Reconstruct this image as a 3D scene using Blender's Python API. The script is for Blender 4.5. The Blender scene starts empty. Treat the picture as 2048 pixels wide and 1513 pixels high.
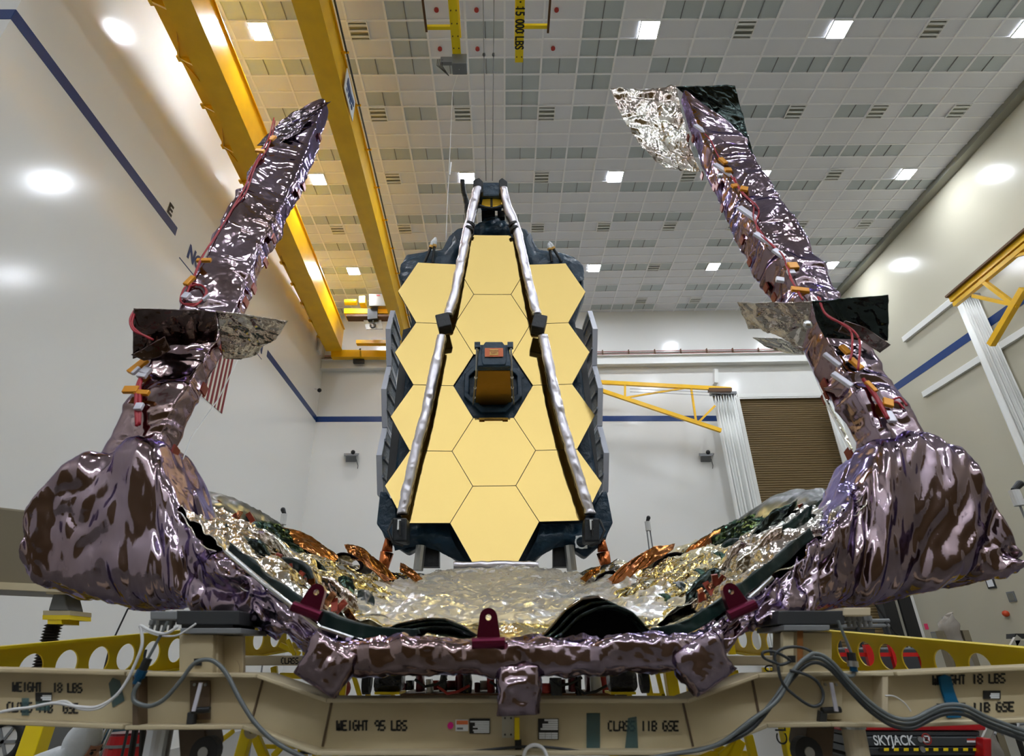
import bpy, bmesh, math, random
import numpy as np
from mathutils import Vector, Matrix
random.seed(7)
SC = bpy.context.scene
COL = SC.collection
PI = math.pi
# ------------------------------------------------------------------ camera
CZ = 2.1                                   # camera height above the floor
F_PX, PITCH, YAW, ROLL = 1162.27, 0.450932, 0.0235, -0.0263449
_cp, _sp, _cy, _sy = math.cos(PITCH), math.sin(PITCH), math.cos(YAW), math.sin(YAW)
FW = Vector((_sy*_cp, _cy*_cp, _sp)); _rt = Vector((_cy, -_sy, 0)); _up = _rt.cross(FW)
RT = _rt*math.cos(ROLL) + _up*math.sin(ROLL); UP = _up*math.cos(ROLL) - _rt*math.sin(ROLL)
cam = bpy.data.cameras.new('camera'); camo = bpy.data.objects.new('camera', cam); COL.objects.link(camo)
cam.sensor_fit = 'HORIZONTAL'; cam.sensor_width = 36.0; cam.lens = F_PX/2048*36.0
cam.clip_start = 0.05; cam.clip_end = 200
camo.matrix_world = Matrix(((RT.x, UP.x, -FW.x, 0), (RT.y, UP.y, -FW.y, 0), (RT.z, UP.z, -FW.z, CZ), (0, 0, 0, 1)))
cam.dof.use_dof = True; cam.dof.focus_distance = 11.0; cam.dof.aperture_fstop = 3.2
SC.camera = camo
# ------------------------------------------------------------------ world, exposure, light limits
wd = bpy.data.worlds.new('world'); SC.world = wd; wd.use_nodes = True
wd.node_tree.nodes['Background'].inputs[0].default_value = (0.5, 0.5, 0.5, 1)
wd.node_tree.nodes['Background'].inputs[1].default_value = 0.0
SC.view_settings.view_transform = 'Standard'; SC.view_settings.look = 'None'
SC.view_settings.gamma = 1.0; SC.view_settings.use_curve_mapping = False
SC.view_settings.exposure = 0.32
LAMP = 205.0                               # emission of one lit ceiling panel
LAMP_COL = (0.89, 0.95, 1.04)
try:
    SC.cycles.use_denoising = True
    SC.cycles.max_bounces = 10; SC.cycles.diffuse_bounces = 5; SC.cycles.glossy_bounces = 6
    SC.cycles.transmission_bounces = 6; SC.cycles.transparent_max_bounces = 8
    SC.cycles.sample_clamp_indirect = 12.0; SC.cycles.sample_clamp_direct = 0.0
    SC.cycles.caustics_reflective = True; SC.cycles.blur_glossy = 0.5
    SC.cycles.use_light_tree = True
except Exception:
    pass

def ray(x, y): return FW + RT*((x-1024)/F_PX) - UP*((y-756.5)/F_PX)
def W(x, y, Y):                             # the world point seen at photo pixel (x, y) that lies at depth Y
    d = ray(x, y); p = d*(Y/d.y); return Vector((p.x, p.y, p.z+CZ))
def WX(x, y, X):
    d = ray(x, y); p = d*(X/d.x); return Vector((p.x, p.y, p.z+CZ))
def WZ(x, y, Z):
    d = ray(x, y); p = d*((Z-CZ)/d.z); return Vector((p.x, p.y, p.z+CZ))
def V(*a): return Vector(a)

# ------------------------------------------------------------------ materials
def lin(r, g, b):
    f = lambda c: (c/255/12.92 if c/255 <= .04045 else ((c/255+.055)/1.055)**2.4)
    return (f(r), f(g), f(b), 1)
def mat(name, rgb, rough=.5, metal=0., bump=None, var=None, tint=None, spec=None, emit=None, coat=0, cell=False):
    m = bpy.data.materials.new(name); m.use_nodes = True
    nt = m.node_tree; b = nt.nodes['Principled BSDF']; L = nt.links.new
    c = lin(*rgb); b.inputs['Base Color'].default_value = c
    b.inputs['Roughness'].default_value = rough; b.inputs['Metallic'].default_value = metal
    if tint: b.inputs['Specular Tint'].default_value = lin(*tint)
    if spec is not None: b.inputs['Specular IOR Level'].default_value = spec
    if coat: b.inputs['Coat Weight'].default_value = coat; b.inputs['Coat Roughness'].default_value = .08
    if emit:
        b.inputs['Emission Color'].default_value = (*emit[0], 1); b.inputs['Emission Strength'].default_value = emit[1]
    tc = nt.nodes.new('ShaderNodeTexCoord')
    if var:                                  # var = (scale, other colour, [contrast])
        n = nt.nodes.new('ShaderNodeTexNoise'); n.inputs['Scale'].default_value = var[0]; n.inputs['Detail'].default_value = 6
        L(tc.outputs['Object'], n.inputs['Vector'])
        r = nt.nodes.new('ShaderNodeValToRGB'); k = var[2] if len(var) > 2 else .2
        r.color_ramp.elements[0].position = .5-k; r.color_ramp.elements[1].position = .5+k
        r.color_ramp.elements[0].color = c; r.color_ramp.elements[1].color = lin(*var[1])
        L(n.outputs['Fac'], r.inputs['Fac']); L(r.outputs['Color'], b.inputs['Base Color'])
    if bump:                                 # bump = (scale, strength, distance)
        n = nt.nodes.new('ShaderNodeTexVoronoi' if cell else 'ShaderNodeTexNoise'); n.inputs['Scale'].default_value = bump[0]
        if not cell: n.inputs['Detail'].default_value = 4
        bp = nt.nodes.new('ShaderNodeBump'); bp.inputs['Strength'].default_value = bump[1]
        bp.inputs['Distance'].default_value = bump[2] if len(bump) > 2 else .01
        L(tc.outputs['Object'], n.inputs['Vector']); L(n.outputs[0], bp.inputs['Height']); L(bp.outputs[0], b.inputs['Normal'])
    return m
MT = {}
def mk(k, *a, **kw): MT[k] = mat(k, *a, **kw)
mk('wall_paint', (226, 225, 221), .16, bump=(3, .05, .01), spec=.45)
mk('lower_wall_paint', (222, 219, 210), .3, bump=(6, .06, .01))
mk('floor_epoxy', (104, 102, 96), .3)  # darkened to stand in for the shaded ground that the foil reflects
mk('ceiling_panel', (226, 228, 234), .6)
mk('filter_panel', (188, 197, 200), .5)
mk('right_wall_tone', (188, 183, 164), .2, bump=(3, .05, .01), spec=.4)  # darker and more olive than the colour of the other walls
mk('grid_bar', (242, 243, 246), .5)
mk('blue_stripe', (10, 52, 112), .3)
mk('crane_yellow', (250, 196, 8), .3, var=(1.5, (236, 180, 6)))
mk('crane_brown', (92, 58, 18), .5)  # plain brown for rails, brackets, bolts and flanges
mk('frame_yellow', (246, 216, 12), .35)
mk('lamp_frame', (236, 236, 236), .4)
mk('lamp_lit', (255, 255, 255), .5, emit=(LAMP_COL, LAMP))
mk('lamp_tube', (226, 228, 226), .3)
mk('louver', (150, 150, 140), .35, .6)
mk('white_paint', (226, 226, 222), .35)
mk('rail_red', (150, 74, 62), .5)
mk('black', (14, 14, 15), .5)
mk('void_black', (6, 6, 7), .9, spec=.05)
mk('dark_grey', (44, 46, 48), .5)
mk('mid_grey', (120, 122, 124), .45)
mk('steel', (176, 176, 172), .32, .9)
mk('bright_metal', (206, 206, 206), .25, 1.)
mk('gold', (233, 203, 128), .05, 1.)
mk('gold_deep', (250, 200, 44), .35, .75)
mk('kapton_gold', (150, 116, 44), .28, .85, bump=(9, .25, .02))
mk('navy_blanket', (17, 44, 62), .4, .0, bump=(5, .9, .05), var=(3, (24, 58, 80)))
mk('black_blanket', (16, 22, 28), .45, bump=(10, .5, .02))
mk('strut_silver', (226, 222, 230), .36, 1., bump=(5, .3, .02))
mk('strut_back', (34, 20, 12), .4)
mk('lattice', (40, 66, 84), .4, bump=(26, .9, .02), cell=True)
mk('panel_grey', (112, 120, 132), .4)
mk('panel_rim', (196, 200, 212), .35)
mk('placard_orange', (226, 120, 70), .5)
mk('placard_yellow', (226, 178, 90), .5)
mk('ink_red', (170, 48, 40), .5)
mk('ink_black', (20, 20, 20), .5)
mk('sign_white', (232, 236, 240), .4)
mk('sign_blue', (22, 70, 130), .4)
mk('red_paint', (178, 18, 26), .35)
mk('copper_foil', (210, 120, 70), .22, 1., bump=(20, .3, .01))

# ------------------------------------------------------------------ mesh helpers
class MB:
    def __init__(s): s.v = []; s.f = []; s.m = []
    def add(s, vs, fs, mi=0):
        o = len(s.v); s.v += [tuple(v) for v in vs]; s.f += [tuple(i+o for i in f) for f in fs]; s.m += [mi]*len(fs); return s
    def hexa(s, q0, q1, mi=0):               # two quads, matching corners
        return s.add(list(q0)+list(q1), [(3, 2, 1, 0), (4, 5, 6, 7), (0, 1, 5, 4), (1, 2, 6, 5), (2, 3, 7, 6), (3, 0, 4, 7)], mi)
    def box(s, c, sz, R=None, mi=0):
        c = Vector(c); h = Vector(sz)/2; P = []
        for z in (-1, 1):
            for x, y in ((-1, -1), (1, -1), (1, 1), (-1, 1)):
                p = Vector((x*h.x, y*h.y, z*h.z)); P.append(c+(R@p if R else p))
        return s.hexa(P[:4], P[4:], mi)
    def bar(s, p0, p1, w, h, up=(0, 0, 1), mi=0):   # box beam: w across, h along up
        p0, p1 = Vector(p0), Vector(p1); d = (p1-p0).normalized(); u = Vector(up)
        x = d.cross(u)
        if x.length < 1e-4: x = d.cross(Vector((1, 0, 0)))
        x.normalize(); u = x.cross(d).normalized(); x *= w/2; u *= h/2
        return s.hexa([p0-x-u, p0+x-u, p0+x+u, p0-x+u], [p1-x-u, p1+x-u, p1+x+u, p1-x+u], mi)
    def tube(s, pts, r, n=8, caps=True, mi=0):
        pts = [Vector(p) for p in pts]; R = r if isinstance(r, (list, tuple)) else [r]*len(pts); rings = []
        ref = Vector((0.123, .345, .93))
        for i, p in enumerate(pts):
            d = (pts[min(i+1, len(pts)-1)]-pts[max(i-1, 0)]).normalized()
            x = d.cross(ref)
            if x.length < .1: x = d.cross(Vector((1, 0, 0)))
            x.normalize(); y = d.cross(x); ref = y.cross(d) if False else ref
            rings.append([p+(x*math.cos(2*PI*k/n)+y*math.sin(2*PI*k/n))*R[i] for k in range(n)])
        vs = [v for g in rings for v in g]; fs = []
        for i in range(len(pts)-1):
            for k in range(n):
                a, b = i*n+k, i*n+(k+1) % n; fs.append((a, b, b+n, a+n))
        if caps: fs += [tuple(range(n))[::-1], tuple(range((len(pts)-1)*n, len(pts)*n))]
        return s.add(vs, fs, mi)
    def cyl(s, p0, p1, r, r2=None, n=16, mi=0): return s.tube([p0, p1], [r, r if r2 is None else r2], n, True, mi)
    def prism(s, poly, dv, mi=0):            # polygon of 3-D points extruded by dv
        P = [Vector(p) for p in poly]; n = len(P); dv = Vector(dv)
        return s.add(P+[p+dv for p in P], [tuple(range(n))[::-1], tuple(range(n, 2*n))]+[(i, (i+1) % n, (i+1) % n+n, i+n) for i in range(n)], mi)
    def ring(s, outer, inner, dv, mi=0):     # plate with a hole; same vertex counts
        o = [Vector(p) for p in outer]; i_ = [Vector(p) for p in inner]; n = len(o); dv = Vector(dv)
        vs = o+i_+[p+dv for p in o]+[p+dv for p in i_]; fs = []
        for k in range(n):
            j = (k+1) % n
            fs += [(k, j, n+j, n+k), (2*n+k, 3*n+k, 3*n+j, 2*n+j), (k, 2*n+k, 2*n+j, j), (n+k, n+j, 3*n+j, 3*n+k)]
        return s.add(vs, fs, mi)
    def sphere(s, c, r, n=12, m=8, sc=(1, 1, 1), mi=0):
        c = Vector(c); vs = []; fs = []
        for i in range(m+1):
            t = PI*i/m
            for k in range(n):
                a = 2*PI*k/n; vs.append(c+Vector((math.sin(t)*math.cos(a)*r*sc[0], math.sin(t)*math.sin(a)*r*sc[1], math.cos(t)*r*sc[2])))
        for i in range(m):
            for k in range(n): fs.append((i*n+k, (i+1)*n+k, (i+1)*n+(k+1) % n, i*n+(k+1) % n))
        return s.add(vs, fs, mi)
    def grid(s, P, mi=0, closed=False):      # P: array [nv][nu][3]
        P = np.asarray(P, float); nv, nu = P.shape[:2]; o = len(s.v); s.v += [tuple(p) for p in P.reshape(-1, 3).tolist()]
        for j in range(nv-1):
            for i in range(nu if closed else nu-1):
                k = (i+1) % nu; s.f.append((o+j*nu+i, o+j*nu+k, o+(j+1)*nu+k, o+(j+1)*nu+i)); s.m.append(mi)
        return s
    def build(s, name, m, parent=None, smooth=False, bevel=0, solid=0, weld=False):
        me = bpy.data.meshes.new(name); me.from_pydata(s.v, [], s.f)
        for k in (m if isinstance(m, (list, tuple)) else [m]): me.materials.append(MT[k] if isinstance(k, str) else k)
        if any(s.m): me.polygons.foreach_set('material_index', s.m)
        bm = bmesh.new(); bm.from_mesh(me); bmesh.ops.recalc_face_normals(bm, faces=bm.faces)
        if weld: bmesh.ops.remove_doubles(bm, verts=bm.verts, dist=1e-5)
        bm.to_mesh(me); bm.free()
        if smooth: me.polygons.foreach_set('use_smooth', [True]*len(me.polygons))
        o = bpy.data.objects.new(name, me); COL.objects.link(o)
        if bevel:
            b = o.modifiers.new('bevel', 'BEVEL'); b.width = bevel; b.segments = 2; b.limit_method = 'ANGLE'
        if solid:
            b = o.modifiers.new('solid', 'SOLIDIFY'); b.thickness = solid; b.offset = 0
        if parent is not None:
            o.parent = parent
            q = parent; t = Vector()
            while q is not None: t += Vector(q.location); q = q.parent
            o.location = -t
        else:                                # put the origin at the base of the shape
            c = [sum(v[i] for v in s.v)/len(s.v) for i in range(2)]+[min(v[2] for v in s.v)]
            me.transform(Matrix.Translation(-Vector(c))); o.location = c
        return o
def tag(o, label, cat, group=None, kind=None):
    o['label'] = label; o['category'] = cat
    if group: o['group'] = group
    if kind: o['kind'] = kind
    return o
def thing(name, label, cat, loc, group=None):
    o = bpy.data.objects.new(name, None); o.empty_display_size = .1; COL.objects.link(o); o.location = loc
    return tag(o, label, cat, group)
def struct(o): o['kind'] = 'structure'; return o
def dup(root, delta, label=None):            # a copy of a thing with copies of its parts and sub-parts
    def cp(o, par):
        c = o.copy(); COL.objects.link(c); c.parent = par
        for ch in o.children: cp(ch, c)
        return c
    r = cp(root, None); r.location = Vector(root.location)+Vector(delta)
    if label: r['label'] = label
    return r
def txt(body, size, org, ex, ey, m, parent, name='lettering', ext=.002, align='LEFT', sx=1., bold=0., fit=0):
    cu = bpy.data.curves.new(name, 'FONT'); cu.body = body; cu.size = size; cu.extrude = ext; cu.align_x = align; cu.offset = bold
    t = bpy.data.objects.new('tmp', cu); me = bpy.data.meshes.new_from_object(t); bpy.data.objects.remove(t); bpy.data.curves.remove(cu)
    if fit: sx = fit/max(v.co.x for v in me.vertices)
    ex = Vector(ex).normalized(); ey = Vector(ey); ey = (ey-ex*ey.dot(ex)).normalized(); ez = ex.cross(ey); o_ = Vector(org)
    me.transform(Matrix(((ex.x*sx, ey.x, ez.x, o_.x), (ex.y*sx, ey.y, ez.y, o_.y), (ex.z*sx, ey.z, ez.z, o_.z), (0, 0, 0, 1))))
    me.materials.clear(); me.materials.append(MT[m])
    o = bpy.data.objects.new(name, me); COL.objects.link(o)
    if parent is not None:
        o.parent = parent; q = parent; tt = Vector()
        while q is not None: tt += Vector(q.location); q = q.parent
        o.location = -tt
    return o
# ---- crumpled foil: random piecewise-flat facets
def _h(i, j, s):
    n = (i.astype(np.int64)*374761393 + j.astype(np.int64)*668265263 + s*1442695041) & 0x7fffffff
    n = ((n ^ (n >> 13))*1274126177) & 0x7fffffff
    return ((n ^ (n >> 16)) & 0xffff)/32767.5-1
def vnoise(u, v, s):
    i, j = np.floor(u), np.floor(v); x, y = u-i, v-j; x = x*x*(3-2*x); y = y*y*(3-2*y)
    return (_h(i, j, s)*(1-x)+_h(i+1, j, s)*x)*(1-y)+(_h(i, j+1, s)*(1-x)+_h(i+1, j+1, s)*x)*y
def facets(u, v, s):
    u, v = u+.85*vnoise(u*.7+9, v*.7, s+5), v+.85*vnoise(u*.7, v*.7+7, s+6)
    c, n = math.cos(s*1.7), math.sin(s*1.7); u, v = u*c-v*n, u*n+v*c
    i, j = np.floor(u), np.floor(v); x, y = u-i, v-j
    a, b, c_, d = _h(i, j, s), _h(i+1, j, s), _h(i, j+1, s), _h(i+1, j+1, s)
    return np.where(x+y < 1, a+(b-a)*x+(c_-a)*y, d+(c_-d)*(1-x)+(b-d)*(1-y))
def crumple(u, v, s=0, k=(1, .42, .2)):
    return k[0]*facets(u, v, s)+k[1]*facets(u*2.4, v*2.4, s+11)+k[2]*facets(u*5.3, v*5.3, s+23)
def interp(A, t):                            # A: list of equal-length arrays at stations, t in 0..1 -> smooth
    A = np.asarray(A, float); n = len(A)-1; x = np.clip(t*n, 0, n-1e-9); i = x.astype(int); f = x-i
    P = lambda k: A[np.clip(k, 0, n)]
    f = f.reshape((-1,)+(1,)*(A.ndim-1))
    p0, p1, p2, p3 = P(i-1), P(i), P(i+1), P(i+2)
    return .5*(2*p1+(p2-p0)*f+(2*p0-5*p1+4*p2-p3)*f**2+(3*p1-p0-3*p2+p3)*f**3)
def loft(name, st, m, parent, res=.02, n=4., amp=.02, scale=.14, seed=0, smooth=True, linear=False, caps=True, k=(1, .42, .2), aniso=1.):
    # st: (centre, half axis a, half axis b) stations; superelliptic sections joined into one skin
    C = np.array([list(x[0]) for x in st]); A = np.array([list(x[1]) for x in st]); B = np.array([list(x[2]) for x in st])
    seg = np.linalg.norm(np.diff(C, axis=0), axis=1); Ltot = seg.sum(); nv = max(4, int(Ltot/res))
    cum = np.concatenate([[0], np.cumsum(seg)])/Ltot; t = np.linspace(0, 1, nv)
    tt = np.interp(t, cum, np.linspace(0, 1, len(st)))
    if linear:
        x = tt*(len(st)-1); i = np.clip(x.astype(int), 0, len(st)-2); f = (x-i)[:, None]
        c, a, b = (Q[i]*(1-f)+Q[i+1]*f for Q in (C, A, B))
    else: c, a, b = interp(C, tt), interp(A, tt), interp(B, tt)
    
    td = np.linspace(0, 2*PI, 6001)+PI/2; la, lb = np.linalg.norm(a, axis=1).mean(), np.linalg.norm(b, axis=1).mean()
    se = lambda th: (np.sign(np.cos(th))*np.abs(np.cos(th))**(2/n), np.sign(np.sin(th))*np.abs(np.sin(th))**(2/n))
    xd, yd = se(td); arc = np.concatenate([[0], np.cumsum(np.hypot(np.diff(xd)*la, np.diff(yd)*lb))]); per = arc[-1]
    nu = max(8, int(per/res)); ar = np.linspace(0, per, nu, endpoint=False); th = np.interp(ar, arc, td); cu, su = se(th)
    P = c[:, None]+a[:, None]*cu[None, :, None]+b[:, None]*su[None, :, None]
    N = a[:, None]/np.linalg.norm(a, axis=1)[:, None, None]*(np.sign(cu)*np.abs(cu)**(n-1))[None, :, None]+b[:, None]/np.linalg.norm(b, axis=1)[:, None, None]*(np.sign(su)*np.abs(su)**(n-1))[None, :, None]
    N /= np.linalg.norm(N, axis=2, keepdims=True)+1e-9
    if amp:
        uu = (ar/scale)[None, :]+0*t[:, None]; vv = (t*Ltot/scale/aniso)[:, None]+0*th[None, :]
        P = P+N*(amp*crumple(uu, vv, seed, k))[:, :, None]
    mb = MB(); mb.grid(P, closed=True)
    if caps: mb.f += [tuple(range(nu)), tuple(range((nv-1)*nu, nv*nu))]; mb.m += [0, 0]
    return mb.build(name, m, parent, smooth)
def sheet(name, rows, m, parent, nu, nv, amp=.0, scale=.12, seed=0, smooth=True, solid=.003, k=(1, .42, .2), lin_=False):
    # rows: control points [v][u]; a smooth cloth through them, crumpled
    A = np.array([[list(p) for p in r] for r in rows])
    tv = np.linspace(0, 1, nv); tu = np.linspace(0, 1, nu)
    if lin_:
        def li(A, t):
            n = len(A)-1; x = np.clip(t*n, 0, n-1e-9); i = x.astype(int); f = (x-i).reshape((-1,)+(1,)*(A.ndim-1)); return A[i]*(1-f)+A[i+1]*f
        Q = li(A, tv); Q = li(Q.transpose(1, 0, 2), tu).transpose(1, 0, 2)
    else:
        Q = interp(A, tv); Q = interp(Q.transpose(1, 0, 2), tu).transpose(1, 0, 2)
    if amp:
        du = np.gradient(Q, axis=1); dv = np.gradient(Q, axis=0); N = np.cross(du, dv); N /= np.linalg.norm(N, axis=2, keepdims=True)+1e-9
        su = np.cumsum(np.linalg.norm(du, axis=2), axis=1)/scale; sv = np.cumsum(np.linalg.norm(dv, axis=2), axis=0)/scale
        Q = Q+N*(amp*crumple(su, sv, seed, k))[:, :, None]
    return MB().grid(Q).build(name, m, parent, smooth, solid=solid)
# ================================================================== the room
XL, XR, YF, YB, ZC = -9.6, 18.9, 28.3, -13.5, CZ+17.83
YS, XS = 7.4, -10.5                         # the left wall steps back at YS
def quad(name, pts, m): return struct(MB().add(pts, [tuple(range(len(pts)))]).build(name, m))
def pq(x0, y0, x1, y1, Y): return [W(x0, y1, Y), W(x1, y1, Y), W(x1, y0, Y), W(x0, y0, Y)]
def pbox(mb, x0, y0, x1, y1, Y, dy, mi=0): return mb.prism(pq(x0, y0, x1, y1, Y), (0, dy, 0), mi)
def ppoly(mb, pts, Y, dy, mi=0): return mb.prism([W(x, y, Y) for x, y in pts], (0, dy, 0), mi)

struct(MB().box(((XS+XR)/2, (YB+YF)/2, -.1), (XR-XS+2, YF-YB+2, .2)).build('floor', 'floor_epoxy'))
m = MB(); m.box((XL-.9, (YF+YS)/2, ZC/2), (1.8, YF-YS, ZC)); m.box((XS-.45, (YS+YB)/2, ZC/2), (.9, YS-YB, ZC)); struct(m.build('wall_left', 'wall_paint'))
struct(MB().box((XR+.15, (YB+YF)/2, ZC/2), (.3, YF-YB+.6, ZC)).build('wall_right', 'right_wall_tone'))
struct(MB().box(((XS+XR)/2, YB-.15, ZC/2), (XR-XS+2, .3, ZC)).build('wall_front', 'wall_paint'))
DX0, DX1, DZ = 12.75, 17.45, CZ+12.3        # roll-up door opening
m = MB(); m.box(((XL+DX0)/2, YF+.2, ZC/2), (DX0-XL, .4, ZC)); m.box(((XR+DX1)/2, YF+.2, ZC/2), (XR-DX1, .4, ZC)); m.box(((DX0+DX1)/2, YF+.2, (ZC+DZ)/2), (DX1-DX0, .4, ZC-DZ))
struct(m.build('wall_rear', 'wall_paint'))
# roll-up door: one curtain of horizontal slats
n = 118; P = []
for i in range(n+1):
    z = DZ*i/n
    P += [[(DX0-.05, YF+.16, z), (DX1+.05, YF+.16, z)], [(DX0-.05, YF+.10, z+.03), (DX1+.05, YF+.10, z+.03)], [(DX0-.05, YF+.16, z+.055), (DX1+.05, YF+.16, z+.055)]]
mk('door_brown', (132, 112, 76), .5)
dr = struct(MB().grid(P).build('door_1', 'door_brown'))
MB().box(((DX0+DX1)/2, YF+.12, 5.2), (DX1-DX0, .05, .12)).build('door_rib', 'door_brown', dr)
m = MB(); m.box((DX0-.1, YF-.06, DZ/2), (.2, .12, DZ)); m.box((DX1+.16, YF-.06, DZ/2), (.32, .12, DZ)); m.box(((DX0+DX1)/2+.2, YF-.03, DZ+.1), (DX1-DX0+.5, .1, .2)); m.box(((DX0+DX1)/2, YF-.03, DZ-.03), (DX1-DX0, .06, .1))
struct(m.build('trim_1', 'white_paint', bevel=.01))
# unseen wide brown door, added behind the camera as a dark reflection for the foil
dw = struct(MB().grid([r for i in range(108) for z in (i*.118,) for r in ([(-8.5, YB+.02, z), (16.5, YB+.02, z)], [(-8.5, YB+.08, z+.03), (16.5, YB+.08, z+.03)], [(-8.5, YB+.08, z+.09), (16.5, YB+.08, z+.09)])]).build('added_door', 'door_brown'))
m = MB(); m.box((4, YB+.08, 13.0), (25.8, .16, .5)); m.box((-8.7, YB+.08, 6.4), (.4, .16, 12.8)); m.box((16.7, YB+.08, 6.4), (.4, .16, 12.8)); struct(m.build('added_door_trim', 'white_paint'))  # white frame of the added door
# blue stripe that runs round the walls
zs = CZ+11.5
zl = lambda y: CZ+11.84-.3*(y-7.4)/20.9
def lstripe(m, y0, y1): m.prism([(XL-.002, y0, zl(y0)-.15), (XL-.002, y1, zl(y1)-.15), (XL-.002, y1, zl(y1)+.15), (XL-.002, y0, zl(y0)+.15)], (.01, 0, 0))
m = MB(); lstripe(m, YS, 13.85); m.box((XL-.45, YS-.004, zl(YS)), (.9, .012, .3)); m.box((XS+.002, (YS+YB)/2, zl(YS)), (.012, YS-YB, .3)); struct(m.build('trim_2', 'blue_stripe'))
m = MB(); lstripe(m, 21.3, YF); struct(m.build('trim_3', 'blue_stripe'))
m = MB(); m.prism([(XL, YF-.004, zs+.15), (DX0-1.2, YF-.004, zs-.2), (DX0-1.2, YF-.004, zs-.5), (XL, YF-.004, zs-.15)], (0, -.01, 0)); struct(m.build('trim_4', 'blue_stripe'))
struct(MB().box((XR-.003, 17.5, CZ+11.25), (.012, 21.4, .34)).build('trim_5', 'blue_stripe'))
# horizontal guard rails on the right wall
m = MB()
for (a, b) in (((1810, 680), (1905, 622)), ((1850, 790), (1962, 716))):
    p, q = WX(*a, XR), WX(*b, XR); m.bar(p+V(-.06, 0, 0), V(p.x-.06, q.y-5, p.z), .14, .26)
struct(m.build('trim_6', 'white_paint', bevel=.01))
struct(MB().box((XR-.2, (YB+YF)/2, ZC-.12), (.4, YF-YB, .24)).build('trim_7', 'louver'))
# ceiling grid
CX0, CW, RY0, RH = -.884, 1.2155, 13.83, .6196
def dark(c, r):
    rows = {-4: (-2, 0, 3), -3: (-2, 3, 4), -5: (-6, -5, -2, 3, 5, 6, 7, 9, 10, 11, 13, 14), -2: (-6, -5, -4, -3, -2, -1, 0, 1, 2, 3, 5, 6, 8, 9, 10, 12, 13, 14), -1: (1, 3),
            0: (-3, -1, 1), 1: (-6, -2, 1, 3, 8, 9, 11, 13), 4: (-7, -6, -5, -3, -2, -1, 1, 2, 3, 5, 6, 7, 8, 9, 11, 12, 13)}
    if r in rows: return c in rows[r]
    return r % 3 == 1 and c % 4 != 0 and (c*7+r*3) % 11 != 0
m = MB()
for r in range(-44, 24):
    y0, y1 = RY0+r*RH, RY0+(r+1)*RH
    if y0 > YF or y1 < YB: continue
    for c in range(-9, 17):
        x0, x1 = CX0+c*CW, CX0+(c+1)*CW; d = dark(c, r); z = ZC+(.012 if d else 0)
        m.add([(x0, y0, z), (x0, y1, z), (x1, y1, z), (x1, y0, z)], [(0, 1, 2, 3)], 1 if d else 0)
        if d: m.box(((x0+x1)/2, (y0+y1)/2, ZC), (.022, RH, .03), mi=3)
for c in range(-9, 18): m.box((CX0+c*CW, (YB+YF)/2, ZC-.012), (.062, YF-YB, .045), mi=2)
for r in range(-44, 25):
    if YB < RY0+r*RH < YF: m.box(((XS+XR)/2, RY0+r*RH, ZC-.010), (XR-XS, .05, .04), mi=2)
struct(m.build('ceiling', ['ceiling_panel', 'filter_panel', 'grid_bar', 'mid_grey']))
MB().box(((XS+XR)/2, (YB+YF)/2, ZC+.3), (XR-XS+3, YF-YB+3, .1)).build('trim_8', 'ceiling_panel')['kind'] = 'structure'

# ------------------------------------------------------------------ ceiling lights
ORD = ['first', 'second', 'third', 'fourth', 'fifth', 'sixth', 'seventh', 'eighth', 'ninth', 'tenth']
lx = lambda k: CX0+(4.75+2.5*k)*CW
ly = lambda r: RY0+(r+.5)*RH
def lamp_parts(t, x, y, on):
    f = MB(); z = ZC-.04; a, b = .28, .28
    for s in (-1, 1): f.box((x+s*(a+.015), y, z), (.03, 2*b+.06, .06)); f.box((x, y+s*(b+.015), z), (2*a, .03, .06))
    f.build('lamp_frame', 'lamp_frame', t)
    if on: MB().box((x, y, ZC-.035), (2*a, 2*b, .02)).build('diffuser', 'lamp_lit', t)
    else:
        MB().box((x, y, ZC-.012), (2*a, 2*b, .01)).build('reflector', 'louver', t)
        for q in range(3): MB().cyl((x-a, y+(q-1)*.18, ZC-.045), (x+a, y+(q-1)*.18, ZC-.045), .038, n=8).build('tube_lamp', 'lamp_tube', t)
ROWS = [(-4, 'in the nearest row', {-4: 1, -3: 0, 0: 1, 1: 0, 2: 1, 3: 0, 4: 1}), (1, 'in the second row', {-3: 0, -2: 0, -1: 0, 2: 0, 3: 0, 4: 0}),
        (6, 'in the third row', {-4: 1, -3: 0, -2: 1, -1: 0, 0: 1, 1: 0, 2: 1, 3: 0, 4: 1}), (11, 'in the fourth row', {-4: 0, -3: 0, -1: 0, 0: 0, 1: 0, 2: 0, 3: 0, 4: 0}),
        (16, 'in the fifth row', {-4: 1, 0: 1, 1: 0, 2: 1, 4: 1}), (21, 'in the rearmost row', {1: 0, 2: 0})]
for r, rn, ks in ROWS:
    cnt = {0: 0, 1: 0}
    for k, on in sorted(ks.items()):
        x, y = lx(k), ly(r); w = 'lit' if on else 'unlit'
        t = thing('ceiling_light', f'{w} square ceiling light, {ORD[cnt[on]]} such from the left {rn}', 'ceiling light', (x, y, ZC-.07), f'{w} ceiling lights'); cnt[on] += 1
        lamp_parts(t, x, y, on)
ALLK = (-4, -3, -2, -1, 0, 1, 2, 3, 4); ALT = (-4, -2, 0, 2, 4)
for r, ks in ((-24, ALT), (-41, ALLK)):  # unseen lit rows, added to brighten the hall and the front wall
    for i, k in enumerate(ks):
        x, y = lx(k), ly(r); q = {-9: 'high before the camera', -14: 'above and before the camera', -19: 'right above the camera', -24: 'just behind the camera', -29: 'behind the camera', -34: 'well behind the camera', -41: 'next to the front wall'}[r]
        t = thing('ceiling_light', f'lit square ceiling light {q}, {ORD[i]} from the left wall', 'ceiling light', (x, y, ZC-.07), 'added ceiling lights out of frame'); lamp_parts(t, x, y, 1)

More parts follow.
